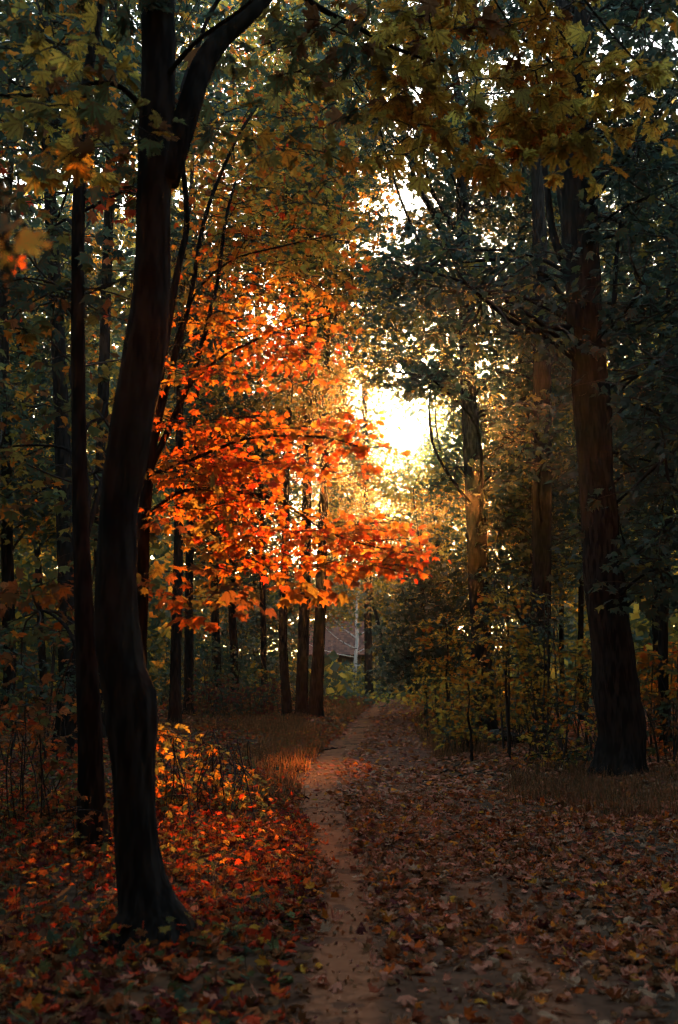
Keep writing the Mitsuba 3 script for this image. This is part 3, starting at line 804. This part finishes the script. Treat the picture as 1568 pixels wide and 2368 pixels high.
def shrub(name, label, box, Y0, Y1, cov, size, mix, seed, category='bush', stems=5, R=0.4, per=16, group=None, parts=0, kind=None):
    """A bush that fills the box (px) between the distances Y0 and Y1, on thin stems out of the ground."""
    x0, y0, x1, y1 = box
    Ym = (Y0 + Y1) / 2
    rng = np.random.default_rng(seed)
    t = Tree.__new__(Tree)
    t.key, t.rng, t.Y, t.seed, t.bark, t.nl = key(name), rng, Ym, seed, 'twig', 0
    labels[t.key] = {'label': label, 'category': category, **({'group': group} if group else {})}
    t.leaves, t.twigs = Leaves(), []
    area = (x1 - x0) * (y1 - y0) / F / F * Ym * Ym
    m = max(2, int(round(1.7 * cov * area / (0.26 * size * size) / per)))
    C = np.array([at(rng.uniform(x0, x1), rng.uniform(y0, y1), rng.uniform(Y0, Y1)) for _ in range(m)])
    C[:, 2] = np.maximum(C[:, 2], gh(C[:, 0], C[:, 1]) + 0.12)
    mid = at((x0 + x1) / 2, y1, Ym)
    for s in range(stems):
        sel = C[rng.choice(m, min(m, 4))]
        tip = sel[np.argmax(sel[:, 2])]
        fx = tip[0] * 0.75 + mid[0] * 0.25 + rng.normal(0, 0.1)
        fy = tip[1] * 0.75 + mid[1] * 0.25
        foot = np.array([fx, fy, float(gh(fx, fy)) - 0.05])
        sp = spline([foot, (foot + tip) / 2 + rng.normal(0, 0.05, 3), tip], 10)
        k = key(t.key + '__stem')
        scene[k] = mikit.ply(tube(sp, np.linspace(0.016, 0.006, 10) * ((1 + Ym / 40) if Ym > 15 else 0.55), 6), 'twig', smooth=True)
    for p in C:
        g = float(gh(p[0], p[1]))
        q = p + [rng.normal(0, 0.15), rng.normal(0, 0.15), 0]
        q[2] = max(g, p[2] - rng.uniform(0.3, 0.9))
        t.twig([q, (p + q) / 2 + rng.normal(0, 0.03, 3), p], 0.006 * (1 + Ym / 40), 0.004 * (1 + Ym / 40), 4, 4)
        t.spray(p, R * rng.uniform(0.7, 1.3), per, size, mix, None, Ym < 25, 0.6)
    t.finish(parts, kind, crown='foliage')


BUSH = [
    ('low yellow green growth between the log and the upright tree', (1020, 1630, 1130, 1715), 19, 22, 0.6, 0.085, SHR),
    ('low golden and green growth close behind the log', (1180, 1630, 1290, 1700), 20, 22, 0.6, 0.085, SHR),
    ('yellow and green bush left of the upright tree at the path edge', (985, 1550, 1090, 1680), 24, 28, 0.8, 0.10, SHR),
    ('golden bush between the upright tree and the log', (1090, 1510, 1240, 1690), 27, 31, 0.7, 0.11, SHR),
    ('orange and yellow bush close left of the stout tree', (1200, 1480, 1390, 1640), 18, 23, 0.6, 0.095, {'gold': 5, 'amber': 4.5, 'yellow': 4, 'lime': 2, 'moss': 2, 'green': 1}),
    ('low dark green and yellow bush at the foot of the stout tree', (1230, 1610, 1390, 1760), 15.5, 18, 0.5, 0.09, {**SHR, 'green': 5, 'deep': 3}),
    ('bright orange bush at the right edge of the picture', (1455, 1490, 1600, 1620), 19, 24, 0.9, 0.11, {'amber': 4, 'orange': 2.5, 'gold': 3, 'olive': 2, 'moss': 1.5}),
    ('dull brown and green bush below the bright orange bush', (1470, 1610, 1600, 1740), 16, 19, 0.5, 0.11, {'brown': 3, 'rust': 2, 'moss': 2, 'green': 3, 'amber': 1}),
    ('grey green sapling with small leaves before the upright tree', (1130, 1330, 1290, 1480), 17.5, 20, 0.22, 0.07, {'teal': 5, 'green': 3, 'moss': 2}),
    ('pale green bush at the far end of the path left of the lone trunk', (748, 1530, 860, 1612), 70, 76, 0.6, 0.17, {'lime': 4, 'olive': 2, 'sage': 4, 'yellow': 2, 'teal': 2}),
    ('blue green bush at the far end of the path right of the lone trunk', (865, 1520, 960, 1610), 70, 77, 1.0, 0.17, {'sage': 5, 'teal': 3, 'moss': 2, 'lime': 1}),
    ('yellow green bush far right of the path bend', (930, 1560, 1010, 1620), 46, 54, 0.9, 0.15, {'lime': 3, 'gold': 2, 'moss': 3, 'yellow': 1.5}),
    ('orange tinged bush behind the three trunks that stand together', (590, 1550, 660, 1630), 38, 44, 0.8, 0.14, {'gold': 3, 'amber': 2, 'olive': 2, 'green': 2, 'moss': 2}),
    ('dark wine brown bush below the crooked trunk', (430, 1570, 640, 1655), 33, 38, 0.8, 0.13, {'wine': 4, 'brown': 3, 'deep': 3, 'moss': 1}),
    ('dark green bush behind the nearest trunk in the gap', (380, 1480, 560, 1610), 40, 48, 0.9, 0.16, {'teal': 4, 'green': 4, 'moss': 2, 'olive': 0.7}),
    ('grey green thicket between the crooked trunk and the three trunks', (520, 1380, 680, 1590), 44, 54, 0.9, 0.18, {'sage': 4, 'teal': 4, 'green': 2, 'moss': 2, 'olive': 1}),
    ('dim reddish bush at the left edge behind the slim trunk', (-30, 1610, 190, 1770), 9.5, 12, 0.42, 0.105, {'rust': 3, 'red': 1.5, 'orange': 1.5, 'moss': 2, 'brown': 3, 'green': 2}),
    ('dark bush of bare twigs and few leaves low at the left edge', (-30, 1740, 200, 1920), 8.6, 11, 0.18, 0.095, {'brown': 3, 'rust': 2, 'moss': 2, 'red': 0.8}),
    ('shaded green bush beyond the left edge bush', (-60, 1450, 230, 1620), 15, 20, 0.6, 0.13, {'green': 4, 'teal': 3, 'moss': 2, 'brown': 2, 'rust': 1.2}),
    ('yellow green maple seedlings right of the forked maple foot', (360, 1680, 575, 1850), 10.2, 13, 1.3, 0.095, {'gold': 3, 'amber': 2.5, 'orange': 2, 'moss': 3, 'olive': 2, 'lime': 1.5, 'green': 2}),
]
for n, (lab, box, Y0, Y1, cov, size, mix) in enumerate(BUSH):
    shrub('bush', lab, box, Y0, Y1, cov, size, mix, 200 + n, stems=6 if Y0 < 30 else 3, R=0.32 if Y0 < 24 else 0.7, parts=120 if Y0 < 14 else 0,
          kind=1 if Y0 < 17 else 2)
for n, (px, py, h, Y, lab) in enumerate([(1178, 1700, 320, 17.0, 'thin bare stem of a sapling standing just right of the log'), (1090, 1705, 130, 17.5, 'short thin sapling stem left of the log'),
                                         (1040, 1660, 220, 23.0, 'thin sapling with yellow leaves left of the upright tree')]):
    t = Tree('sapling', lab, 'sapling', [(px, py, 6), (px - 8, py - h * 0.4, 5), (px - 4, py - h * 0.7, 4), (px - 10, py - h, 3)], Y, top=2, sides=8, ridge=0.08, flare=1.2, seed=90 + n, cut=True)
    t.region((px - 70, py - h - 20, px + 60, py - h * 0.35), Y - 0.5, Y + 0.5, 0.3, 0.09, SHR, R=0.22, per=9, limbs=False)
    t.finish(0, 1)

# --- two boughs that reach in close to the camera at the left edge, seen out of focus
t = Tree('overhanging_maple', 'blurred dark leaves of a maple close to the camera at the left edge', 'tree',
         [(-420, 2900, 150), (-430, 2200, 130), (-440, 1500, 120), (-450, 800, 110)], 2.6, top=7, sides=20, seed=95)
t.limb([at(-440, 700, 2.6), at(-250, 480, 2.5), at(-60, 470, 2.45), at(60, 520, 2.4)], 0.016, 0.005, 8, 12)
t.region((-120, 360, 40, 600), 2.1, 2.6, 0.7, 0.12, {'deep': 5, 'green': 4}, R=0.10, per=5, limbs=False)
t.leaves.add(np.array([at(30, 585, 3.2)]), unit(np.array([[0.1, 0.1, -1.0]])), unit(np.array([[0.6, -1.0, 0.2]])), np.array([0.075]), np.array([PN.index('orange')]), np.array([1.0]))
t.finish(40, 0)

# ---------------------------------------------------------------- the wood beyond: one mass
rng = np.random.default_rng(500)


def cloud(n, sampler, size, mix, seed, thr=0.45, scale=0.16, jit=0.6):
    r = np.random.default_rng(seed)
    P = sampler(r, n)
    nz = meshkit.fbm(P * scale + seed, 3, seed)
    P = P[nz + 0.05 * r.standard_normal(len(P)) > thr]
    P = P[sunlit_keep(P, r)]
    P = P[~((np.abs(P[:, 0] - 2.5) < 10.5) & (P[:, 1] > 46) & (P[:, 1] < 86) & (P[:, 2] > 2.5))]
    m = len(P)
    D, N = hang(r, m, None, 0.6, jit)
    tone = meshkit.fbm(P * 0.12 + 40, 2, seed + 3)
    C = pick(r, mix, m)
    S = size * r.uniform(0.6, 1.3, m)
    return P, D, N, S, C, r.uniform(0.75, 1.2, m) * (0.6 + 0.8 * tone)


def frustum(x0, y0, x1, y1, Y0, Y1):
    def f(r, n):
        Y = (r.uniform(Y0 ** 2, Y1 ** 2, n)) ** 0.5
        px, py = r.uniform(x0, x1, n), r.uniform(y0, y1, n)
        dx, dy = (px - CX) / F, (CY - py) / F
        d = np.stack([dx, CP - dy * SP, SP + dy * CP], 1)
        P = CAM + d * (Y / d[:, 1])[:, None]
        return P[(P[:, 2] > 0.05) & (P[:, 2] < 31)]
    return f


FAR = {'green': 3, 'teal': 3, 'moss': 3, 'olive': 3, 'lime': 2.5, 'yellow': 1.2, 'gold': 1.2}
wood = Leaves()
wood.add(*cloud(140000, frustum(-260, 60, 800, 1600, 46, 100), 0.52, {**FAR, 'lime': 1.2, 'green': 5}, 1, 0.30))
wood.add(*cloud(104000, frustum(1000, 60, 1830, 1600, 46, 100), 0.52, {**FAR, 'lime': 1.5, 'green': 4}, 2, 0.30))
wood.add(*cloud(38000, frustum(760, 1000, 1040, 1590, 78, 110), 0.36, {'lime': 3, 'olive': 2, 'sage': 5, 'teal': 2, 'moss': 2, 'yellow': 1}, 3, 0.34))
wood.add(*cloud(30000, frustum(740, 120, 1060, 1000, 60, 110), 0.42, FAR, 4, 0.40))
wood.add(*cloud(48000, frustum(300, 60, 1300, 1590, 86, 112), 0.46, {**FAR, 'lime': 3, 'sage': 4}, 18, 0.36))
# low growth on the floor of the wood
wood.add(*cloud(36000, lambda r, n: np.stack([r.uniform(-50, 50, n), r.uniform(44, 110, n), r.uniform(0.05, 2.2, n) * r.random(n)], 1), 0.25, FAR, 5, 0.40))
for x0, x1, sd in ((-260, 745, 15), (1000, 1830, 16)):
    wood.add(*cloud(26000, frustum(x0, 1330, x1, 1590, 56, 100), 0.42, {'sage': 3, 'teal': 3, 'moss': 2, 'lime': 1, 'gold': 0.6}, sd, 0.25))
wood.add(*cloud(14000, frustum(740, 1330, 1010, 1590, 90, 110), 0.42, {'sage': 4, 'teal': 2, 'moss': 2, 'lime': 2}, 17, 0.2))
L = wood.get()
mesh, col = leaf_mesh(*L, 3, 7)
k = put('distant_woods', mesh, 'leaf', False, col)
labels[k] = {'label': 'far off green and yellow wood closing the view behind the trees', 'category': 'woods', 'kind': 'stuff'}

# the crowns of the wood overhead, to the sides and behind the camera: one mass
roof = Leaves()
SIZE = 0.85


def overhead(r, n):
    x, y = r.uniform(-75, 75, n), r.uniform(-75, 58, n)
    z = r.uniform(10, 27, n)
    P = np.stack([x, y, z], 1)
    q = to_px(P)
    seen = (q[:, 0] > -350) & (q[:, 0] < 1900) & (q[:, 1] > -40) & (y > 0)
    low = (np.abs(x) > 24) | (y < -10)
    P[low, 2] = r.uniform(1.5, 27, int(low.sum()))
    clearing = (np.abs(x - 2) < 15) & (y > 36)
    gap = ((np.abs(x - 4.0) < 6.0) & (y > -5) & (y < 21)) | ((np.abs(x - 2.0) < 7.0) & (y >= 21))
    return P[~seen & ~clearing & ~gap]


roof.add(*cloud(120000, overhead, SIZE, {'green': 4, 'moss': 3, 'olive': 2, 'gold': 1}, 8, 0.40, 0.2))


def around(r, n):
    a, d = r.uniform(0, 2 * np.pi, n), r.uniform(24, 78, n)
    P = np.stack([d * np.sin(a), d * np.cos(a) - 4, r.uniform(0.3, 14, n)], 1)
    q = to_px(P)
    return P[~((q[:, 0] > -350) & (q[:, 0] < 1900) & (P[:, 1] > 0))]


def behind(r, n):
    return np.stack([r.uniform(-40, 40, n), r.uniform(-34, -5, n), 27 * r.uniform(0.03, 1, n) ** 0.9], 1)


roof.add(*cloud(44000, behind, 1.4, {'green': 4, 'moss': 3, 'olive': 2, 'brown': 1}, 10, 0.30, 0.2))
roof.add(*cloud(68000, around, 1.4, {'green': 4, 'moss': 3, 'olive': 2, 'brown': 1}, 9, 0.36, 0.2))
L = roof.get()
mesh, col = leaf_mesh(*L, 3, 9)
k = put('forest_canopy', mesh, 'leaf', False, col)
labels[k] = {'label': 'leafy roof of the wood overhead and around the path', 'category': 'canopy', 'kind': 'stuff'}

# ---------------------------------------------------------------- the hut with its tiled roof, far beyond the bend, and the pale birch before it
HY = 84.0
a0, a1 = at(700, 1545, HY), at(842, 1545, HY)
ridge_z = at(770, 1437, HY)[2]
eave_z = at(770, 1512, HY)[2]
hut = key('hut')
labels[hut] = {'label': 'small hut with a brown tiled roof behind the pale bare birch', 'category': 'hut'}
wx0, wx1 = a0[0], a1[0]
depth = 5.0
b = trimesh.creation.box([wx1 - wx0 - 0.5, depth - 0.8, eave_z + 0.2])
b.apply_translation([(wx0 + wx1) / 2, HY + depth / 2, (eave_z + 0.2) / 2 - 0.1])
scene[hut + '__wall'] = mikit.ply(b, 'hut_wood')
gb = np.array([[wx0 + .25, HY + .4, eave_z], [wx0 + .25, HY + depth - .4, eave_z], [wx0 + .25, HY + depth / 2, ridge_z - .15]])
gv = np.vstack([gb, gb + [wx1 - wx0 - .5, 0, 0]])
scene[hut + '__gable'] = mikit.ply((gv, np.array([[0, 2, 1], [3, 4, 5], [0, 1, 4], [0, 4, 3], [1, 2, 5], [1, 5, 4], [2, 0, 3], [2, 3, 5]])), 'hut_wood')
rows, cols = 14, 24
rng = np.random.default_rng(77)
slope = np.array([0, depth / 2, ridge_z - eave_z])
sl = np.linalg.norm(slope)
nrm = np.array([0, -slope[2], slope[1]]) / sl
su = slope / sl
tw, th = (wx1 - wx0 + 0.4) / cols, sl * 1.08 / rows
nt = 0
rest = []
roofk = hut + '__roof'
under = np.array([[wx0 - .2, HY - .2, eave_z - .09], [wx1 + .2, HY - .2, eave_z - .09], [wx1 + .2, HY + depth / 2, ridge_z - .02], [wx0 - .2, HY + depth / 2, ridge_z - .02],
                  [wx1 + .2, HY + depth + .2, eave_z - .09], [wx0 - .2, HY + depth + .2, eave_z - .09]])
scene[roofk] = mikit.ply((np.vstack([under, under - [0, 0, .05]]), np.array([[0, 1, 2], [0, 2, 3], [3, 2, 4], [3, 4, 5], [6, 8, 7], [6, 9, 8], [9, 10, 8], [9, 11, 10], [0, 6, 7], [0, 7, 1], [5, 4, 10], [5, 10, 11]])), 'hut_wood')
for r in range(rows):
    for c in range(cols):
        o = np.array([wx0 - .2 + c * tw, HY - .2, eave_z - .05]) + su * (r * th - 0.05) + nrm * 0.012
        x, l = np.array([tw * .94, 0, 0]), su * th * 1.12
        hi, lo = nrm * (0.045 + rng.uniform(0, .012)), nrm * 0.012
        v = np.array([o + hi, o + x + hi, o + x + l + lo, o + l + lo])
        v = np.vstack([v, v - nrm * .03])
        m = (v, np.array([[0, 1, 2], [0, 2, 3], [4, 6, 5], [4, 7, 6], [0, 4, 5], [0, 5, 1], [1, 5, 6], [1, 6, 2], [2, 6, 7], [2, 7, 3], [3, 7, 4], [3, 4, 0]]))
        nt += 1
        if nt <= 290:
            scene[key(roofk + '__tile')] = mikit.ply(m, ['roof_tile', 'roof_tile_dark'][int(rng.random() < .35)])
        else:
            rest.append(m)
if rest:
    scene[roofk + '__tiles'] = mikit.ply(join(rest), 'roof_tile')
    labels[roofk + '__tiles'] = {'kind': 'stuff'}

t = Tree('pale_birch', 'pale bare birch with white trunk far beyond the path bend', 'tree', [(820, 1590, 9), (822, 1530, 8), (826, 1470, 8), (824, 1410, 6), (830, 1350, 5), (829, 1290, 3.5)], 78.0, top=11.5, sides=12, ridge=0.05, flare=1.1, bark='pale_bark', seed=81)
rng = np.random.default_rng(82)
for a, z0, hgt, l in ((-1, 1475, 110, 95), (1, 1470, 40, 60), (-1, 1520, 30, 110), (-1, 1400, 90, 60), (1, 1510, 60, 70), (-1, 1545, -25, 90), (1, 1540, 15, 50), (-1, 1500, 60, 80)):
    p0 = at(824, z0, 78)
    t.limb([p0, at(824 + a * l * .5, z0 - hgt * .35, 77.6), at(824 + a * l, z0 - hgt, 77.2)], 0.05, 0.014, 6, 8, 'pale_bark', 0)
t.finish()

# ---------------------------------------------------------------- log, sticks
g = on_ground(1165, 1728)
lk = key('fallen_log')
labels[lk] = {'label': 'short weathered log with a split top lying right of the path', 'category': 'log'}
lp = np.array([[g[0] - .32, g[1] - .2, gh(g[0], g[1]) + .10], [g[0] - .1, g[1], gh(g[0], g[1]) + .19], [g[0] + .25, g[1] + .1, gh(g[0], g[1]) + .12], [g[0] + .6, g[1] + .25, gh(g[0], g[1]) + .04]])
scene[lk] = mikit.ply(tube(spline(lp, 24), np.linspace(.15, .07, 24), 24, .45, 3), 'old_wood', smooth=True)
sb = spline([lp[1] + [.0, -.05, .1], lp[1] + [.14, -.1, .16], lp[2] + [.05, -.1, .12]], 8)
scene[lk + '__splinter'] = mikit.ply(tube(sb, np.linspace(.02, .008, 8), 6), 'bark', smooth=True)
STICKS = [((1000, 1795), (1080, 1765), 'long dark stick across the right edge of the path'), ((728, 1738), (800, 1728), 'thin stick lying on the bare track before the bend'),
          ((645, 1830), (715, 1850), 'stick at the left edge of the bare track'), ((640, 2130), (760, 2140), 'thin dark twig on the near bare track'), ((1150, 1700), (1250, 1722), 'dark branch lying behind the log'),
          ((980, 1810), (1120, 1788), 'thin crooked stick on the leafy right side of the path'), ((1180, 1690), (1290, 1740), 'long thin branch in the brush right of the log')]
for n, (a, b2, lab) in enumerate(STICKS):
    A, B = on_ground(*a), on_ground(*b2)
    M = (A + B) / 2 + [0.05, 0.12, 0]
    P = np.array([A, M, B])
    P[:, 2] = gh(P[:, 0], P[:, 1]) + .02
    k = put('stick', tube(spline(P, 12), np.linspace(.016, .006, 12), 7, .2, n), 'bark', True)
    labels[k] = {'label': lab, 'category': 'stick'}

# ---------------------------------------------------------------- fallen leaves
rng = np.random.default_rng(900)


def lay(rng, x, y, size, mix, tilt=0.45, lift=0.02):
    n = len(x)
    a = rng.uniform(0, 2 * np.pi, n)
    D = np.stack([np.cos(a), np.sin(a), rng.normal(0, 0.22, n)], 1)
    D = unit(D)
    U = np.array([0, 0, 1.0]) + tilt * rng.standard_normal((n, 3))
    flip = np.where(rng.random(n) < 0.4, -1.0, 1.0)
    N = unit(U - (U * D).sum(1, keepdims=True) * D) * flip[:, None]
    S = size * rng.uniform(0.55, 1.25, n)
    P = np.stack([x, y, gh(x, y) + 0.012 + lift * rng.random(n) + 0.10 * S], 1) - D * S[:, None] * 0.45
    return [P, D, N, S, pick(rng, mix, n), rng.uniform(0.6, 1.25, n)]


def litter_density(x, y):
    u = path_u(x, y) + 0.10 * (meshkit.fbm(np.stack([x * 0.9, y * 0.5, 0 * x + 7], 1), 3) - 0.5)
    wob = 0.5 * (meshkit.fbm(np.stack([x * 1.3, y * 0.8, 0 * x + 7], 1), 3) - 0.5)
    bare = 0.94 * np.exp(-(track(x, y, TRACK) + wob) ** 4) + 0.45 * np.exp(-(track(x, y, FAINT) + wob) ** 4)
    patch = meshkit.fbm(np.stack([x * 1.1, y * 1.1, 0 * x], 1), 3, 6)
    d = (1 - np.clip(bare, 0, 1)) * np.clip(2.5 * (patch - 0.25), 0.16, 1)
    return np.where((u > 0.02) & (u < 1.1), d, np.clip(0.25 + 1.9 * (patch - 0.25), 0.12, 1))


def scatter(n, Y0, Y1, power=1.0):
    Y = rng.uniform(Y0 ** power, Y1 ** power, n) ** (1 / power)
    half = 0.40 * Y + 0.5
    return rng.uniform(-half, half), Y


LIT = {'rust': 4, 'brown': 3, 'rose': 4.5, 'tan': 2.2, 'amber': 0.8, 'wine': 0.8, 'gold': 0.4, 'orange': 0.5}
LEFTMIX = {'rust': 4, 'red': 2.2, 'orange': 1.2, 'brown': 5, 'wine': 4, 'gold': 0.7, 'moss': 1.5, 'rose': 1}
near, mid, farl = [], [], []
for (n, Y0, Y1, size, store) in ((30000, 3.4, 13, 0.072, near), (56000, 13, 30, 0.085, mid), (44000, 30, 66, 0.13, farl)):
    x, y = scatter(n, Y0, Y1, 1.6)
    u = path_u(x, y)
    ok = rng.random(n) < litter_density(x, y)
    x, y, u = x[ok], y[ok], u[ok]
    left = u < 0.06
    for s, mx in ((left, LEFTMIX), (~left, LIT if Y0 < 13 else {**LIT, 'rose': 8, 'brown': 1.5})):
        store.append(lay(rng, x[s], y[s], size, mx))
x, y = scatter(16000, 3.4, 18, 1.2)
u = path_u(x, y)
ok = (u > 0.02) & (u < 0.95)
near_bits = lay(rng, x[ok], y[ok], 0.027, {'brown': 4, 'tan': 1.5, 'rust': 3, 'wine': 3, 'rose': 1}, 0.8, 0.004)
near = [np.concatenate([a[k] for a in near]) for k in range(6)]
mid = [np.concatenate([a[k] for a in mid]) for k in range(6)]
farl = [np.concatenate([a[k] for a in farl]) for k in range(6)]
q = to_px(near[0])
inside = (q[:, 0] > 30) & (q[:, 0] < 1540) & (q[:, 1] > 0) & (q[:, 1] < 2340)
trunk_hide = (q[:, 0] > 230) & (q[:, 0] < 470) & (q[:, 1] < 2200)
order = np.argsort(np.where(inside & ~trunk_hide, q[:, 2] / near[3], 1e9))[:300]
TONE = {'tan': 'pale tan', 'rose': 'pinkish brown', 'rust': 'rusty', 'brown': 'dull brown', 'wine': 'dark wine brown', 'amber': 'amber', 'orange': 'bright orange', 'gold': 'golden yellow',
        'red': 'red', 'moss': 'still greenish'}
keys = leaf_instances('fallen_leaf', [a[order] for a in near], 'dry0', 'dead_leaf', rng)
for kk, ii in zip(keys, order):
    tone = TONE[PN[int(near[4][ii])]]
    lx, ly = near[0][ii, 0], near[0][ii, 1]
    u, tr = path_u(np.array([lx]), np.array([ly]))[0], track(lx, ly, TRACK)
    side = ('on the ground left of the path' if u < 0.03 else 'beside the left edge of the worn track' if tr < -1 else 'on the bare worn track' if tr < 1 else
            'in the leafy middle of the path' if u < 0.6 else 'on the right side of the path' if u < 1 else 'on the ground right of the path')
    how = 'large' if near[3][ii] > 0.075 else 'small'
    labels[kk] = {'label': f'{how} {tone} maple leaf lying {side}', 'category': 'leaf', 'group': f'{how} {tone} fallen leaves {side}'}
rest = np.ones(len(near[0]), bool)
rest[order] = False
m1, c1 = leaf_mesh(*[a[rest] for a in near], 'dry1', 5)
m2, c2 = leaf_mesh(*mid, 'dry3', 6)
m3, c3 = leaf_mesh(*farl, 'dry3', 7)
m4, c4 = leaf_mesh(*near_bits, 'dry3', 8)
k = put('leaf_litter', join([m1, m2, m3, m4]), 'dead_leaf', False, np.vstack([c1, c2, c3, c4]))
labels[k] = {'label': 'brown and rusty maple leaves strewn over the path and forest floor', 'category': 'fallen leaves', 'kind': 'stuff'}

# low red and green growth left of the path
rng = np.random.default_rng(910)
x, y = scatter(9000, 4.2, 13.5, 1.3)
u = path_u(x, y)
dens = np.clip(-u * 4.5 - 0.02, 0, 1) * np.clip(0.2 + 2.2 * (meshkit.fbm(np.stack([x, y, 0 * x], 1), 3, 8) - 0.3), 0.05, 1)
ok = (rng.random(len(x)) < dens)
x, y = x[ok], y[ok]
n = len(x)
h = rng.uniform(0.04, 0.26, n) * np.clip(y / 8, 0.6, 1.2)
P = np.stack([x, y, gh(x, y) + h], 1)
D, N = hang(rng, n, None, 0.45, 0.4)
S = rng.uniform(0.035, 0.078, n)
C = pick(rng, {'red': 3, 'orange': 1.5, 'rust': 3, 'moss': 3, 'green': 3.5, 'gold': 1.2, 'olive': 1.5, 'brown': 2, 'wine': 1.5}, n)
m1, c1 = leaf_mesh(P, D, N, S, C, rng.uniform(0.7, 1.2, n), 1, 3)
stalks = []
for i in range(0, n, 2):
    b0 = np.array([x[i] + rng.normal(0, .02), y[i] + rng.normal(0, .02), gh(x[i], y[i]) - .01])
    stalks.append(tube([b0, P[i]], [.003, .002], 3, 0, 0, False))
sv, sf = join(stalks)
k = put('ground_cover', join([m1, (sv, sf)]), 'leaf', False, np.vstack([c1, np.tile([0.06, 0.035, 0.02], (len(sv), 1))]))
labels[k] = {'label': 'low red and green seedlings covering the ground left of the path', 'category': 'ground cover', 'kind': 'stuff'}

# dry grass along the path
rng = np.random.default_rng(920)
bx, by = [], []
for (px0, py0, px1, py1, n) in ((555, 1665, 720, 1700, 260), (600, 1690, 740, 1790, 200), (730, 1620, 860, 1660, 200), (860, 1610, 930, 1625, 80), (960, 1640, 1060, 1720, 260), (1000, 1700, 1120, 1760, 160),
                                (1180, 1790, 1400, 1860, 200), (1330, 1800, 1568, 1900, 160), (560, 1740, 680, 1860, 120), (380, 1640, 600, 1690, 140)):
    for _ in range(n):
        p = on_ground(rng.uniform(px0, px1), rng.uniform(py0, py1))
        m = 14
        bx.append(p[0] + rng.normal(0, .10, m))
        by.append(p[1] + rng.normal(0, .10, m))
bx, by = np.concatenate(bx), np.concatenate(by)
ok = ((path_u(bx, by) < 0.06) | (path_u(bx, by) > 0.94)) & sunlit_keep(np.stack([bx, by, gh(bx, by) + 0.2], 1), rng)
bx, by = bx[ok], by[ok]
n = len(bx)
bz = gh(bx, by) - .01
hh = rng.uniform(.06, .26, n) * (0.6 + 0.8 * meshkit.fbm(np.stack([bx * 1.5, by * 1.5, 0 * bx], 1), 2, 4))
az = rng.uniform(0, 6.28, n)
bend = rng.uniform(.1, .7, n) * hh
w = 0.0022 + 0.00022 * by
sx, sy = np.cos(az + 1.57) * w, np.sin(az + 1.57) * w
dx, dy = np.cos(az) * bend, np.sin(az) * bend
v = np.stack([np.stack([bx - sx, by - sy, bz], 1), np.stack([bx + sx, by + sy, bz], 1), np.stack([bx + dx * .35 - sx * .7, by + dy * .35 - sy * .7, bz + hh * .62], 1),
              np.stack([bx + dx * .35 + sx * .7, by + dy * .35 + sy * .7, bz + hh * .62], 1), np.stack([bx + dx, by + dy, bz + hh * .95], 1)], 1).reshape(-1, 3)
f = (np.array([[0, 1, 3], [0, 3, 2], [2, 3, 4]])[None] + (np.arange(n) * 5)[:, None, None]).reshape(-1, 3)
gc = np.array([(0.19, 0.085, 0.04), (0.13, 0.055, 0.028), (0.08, 0.06, 0.025), (0.25, 0.12, 0.06)])[rng.integers(0, 4, n)]
k = put('dry_grass', (v, f), 'leaf', False, np.repeat(gc, 5, 0))
labels[k] = {'label': 'dry reddish brown grass along both edges of the path', 'category': 'grass', 'kind': 'stuff'}
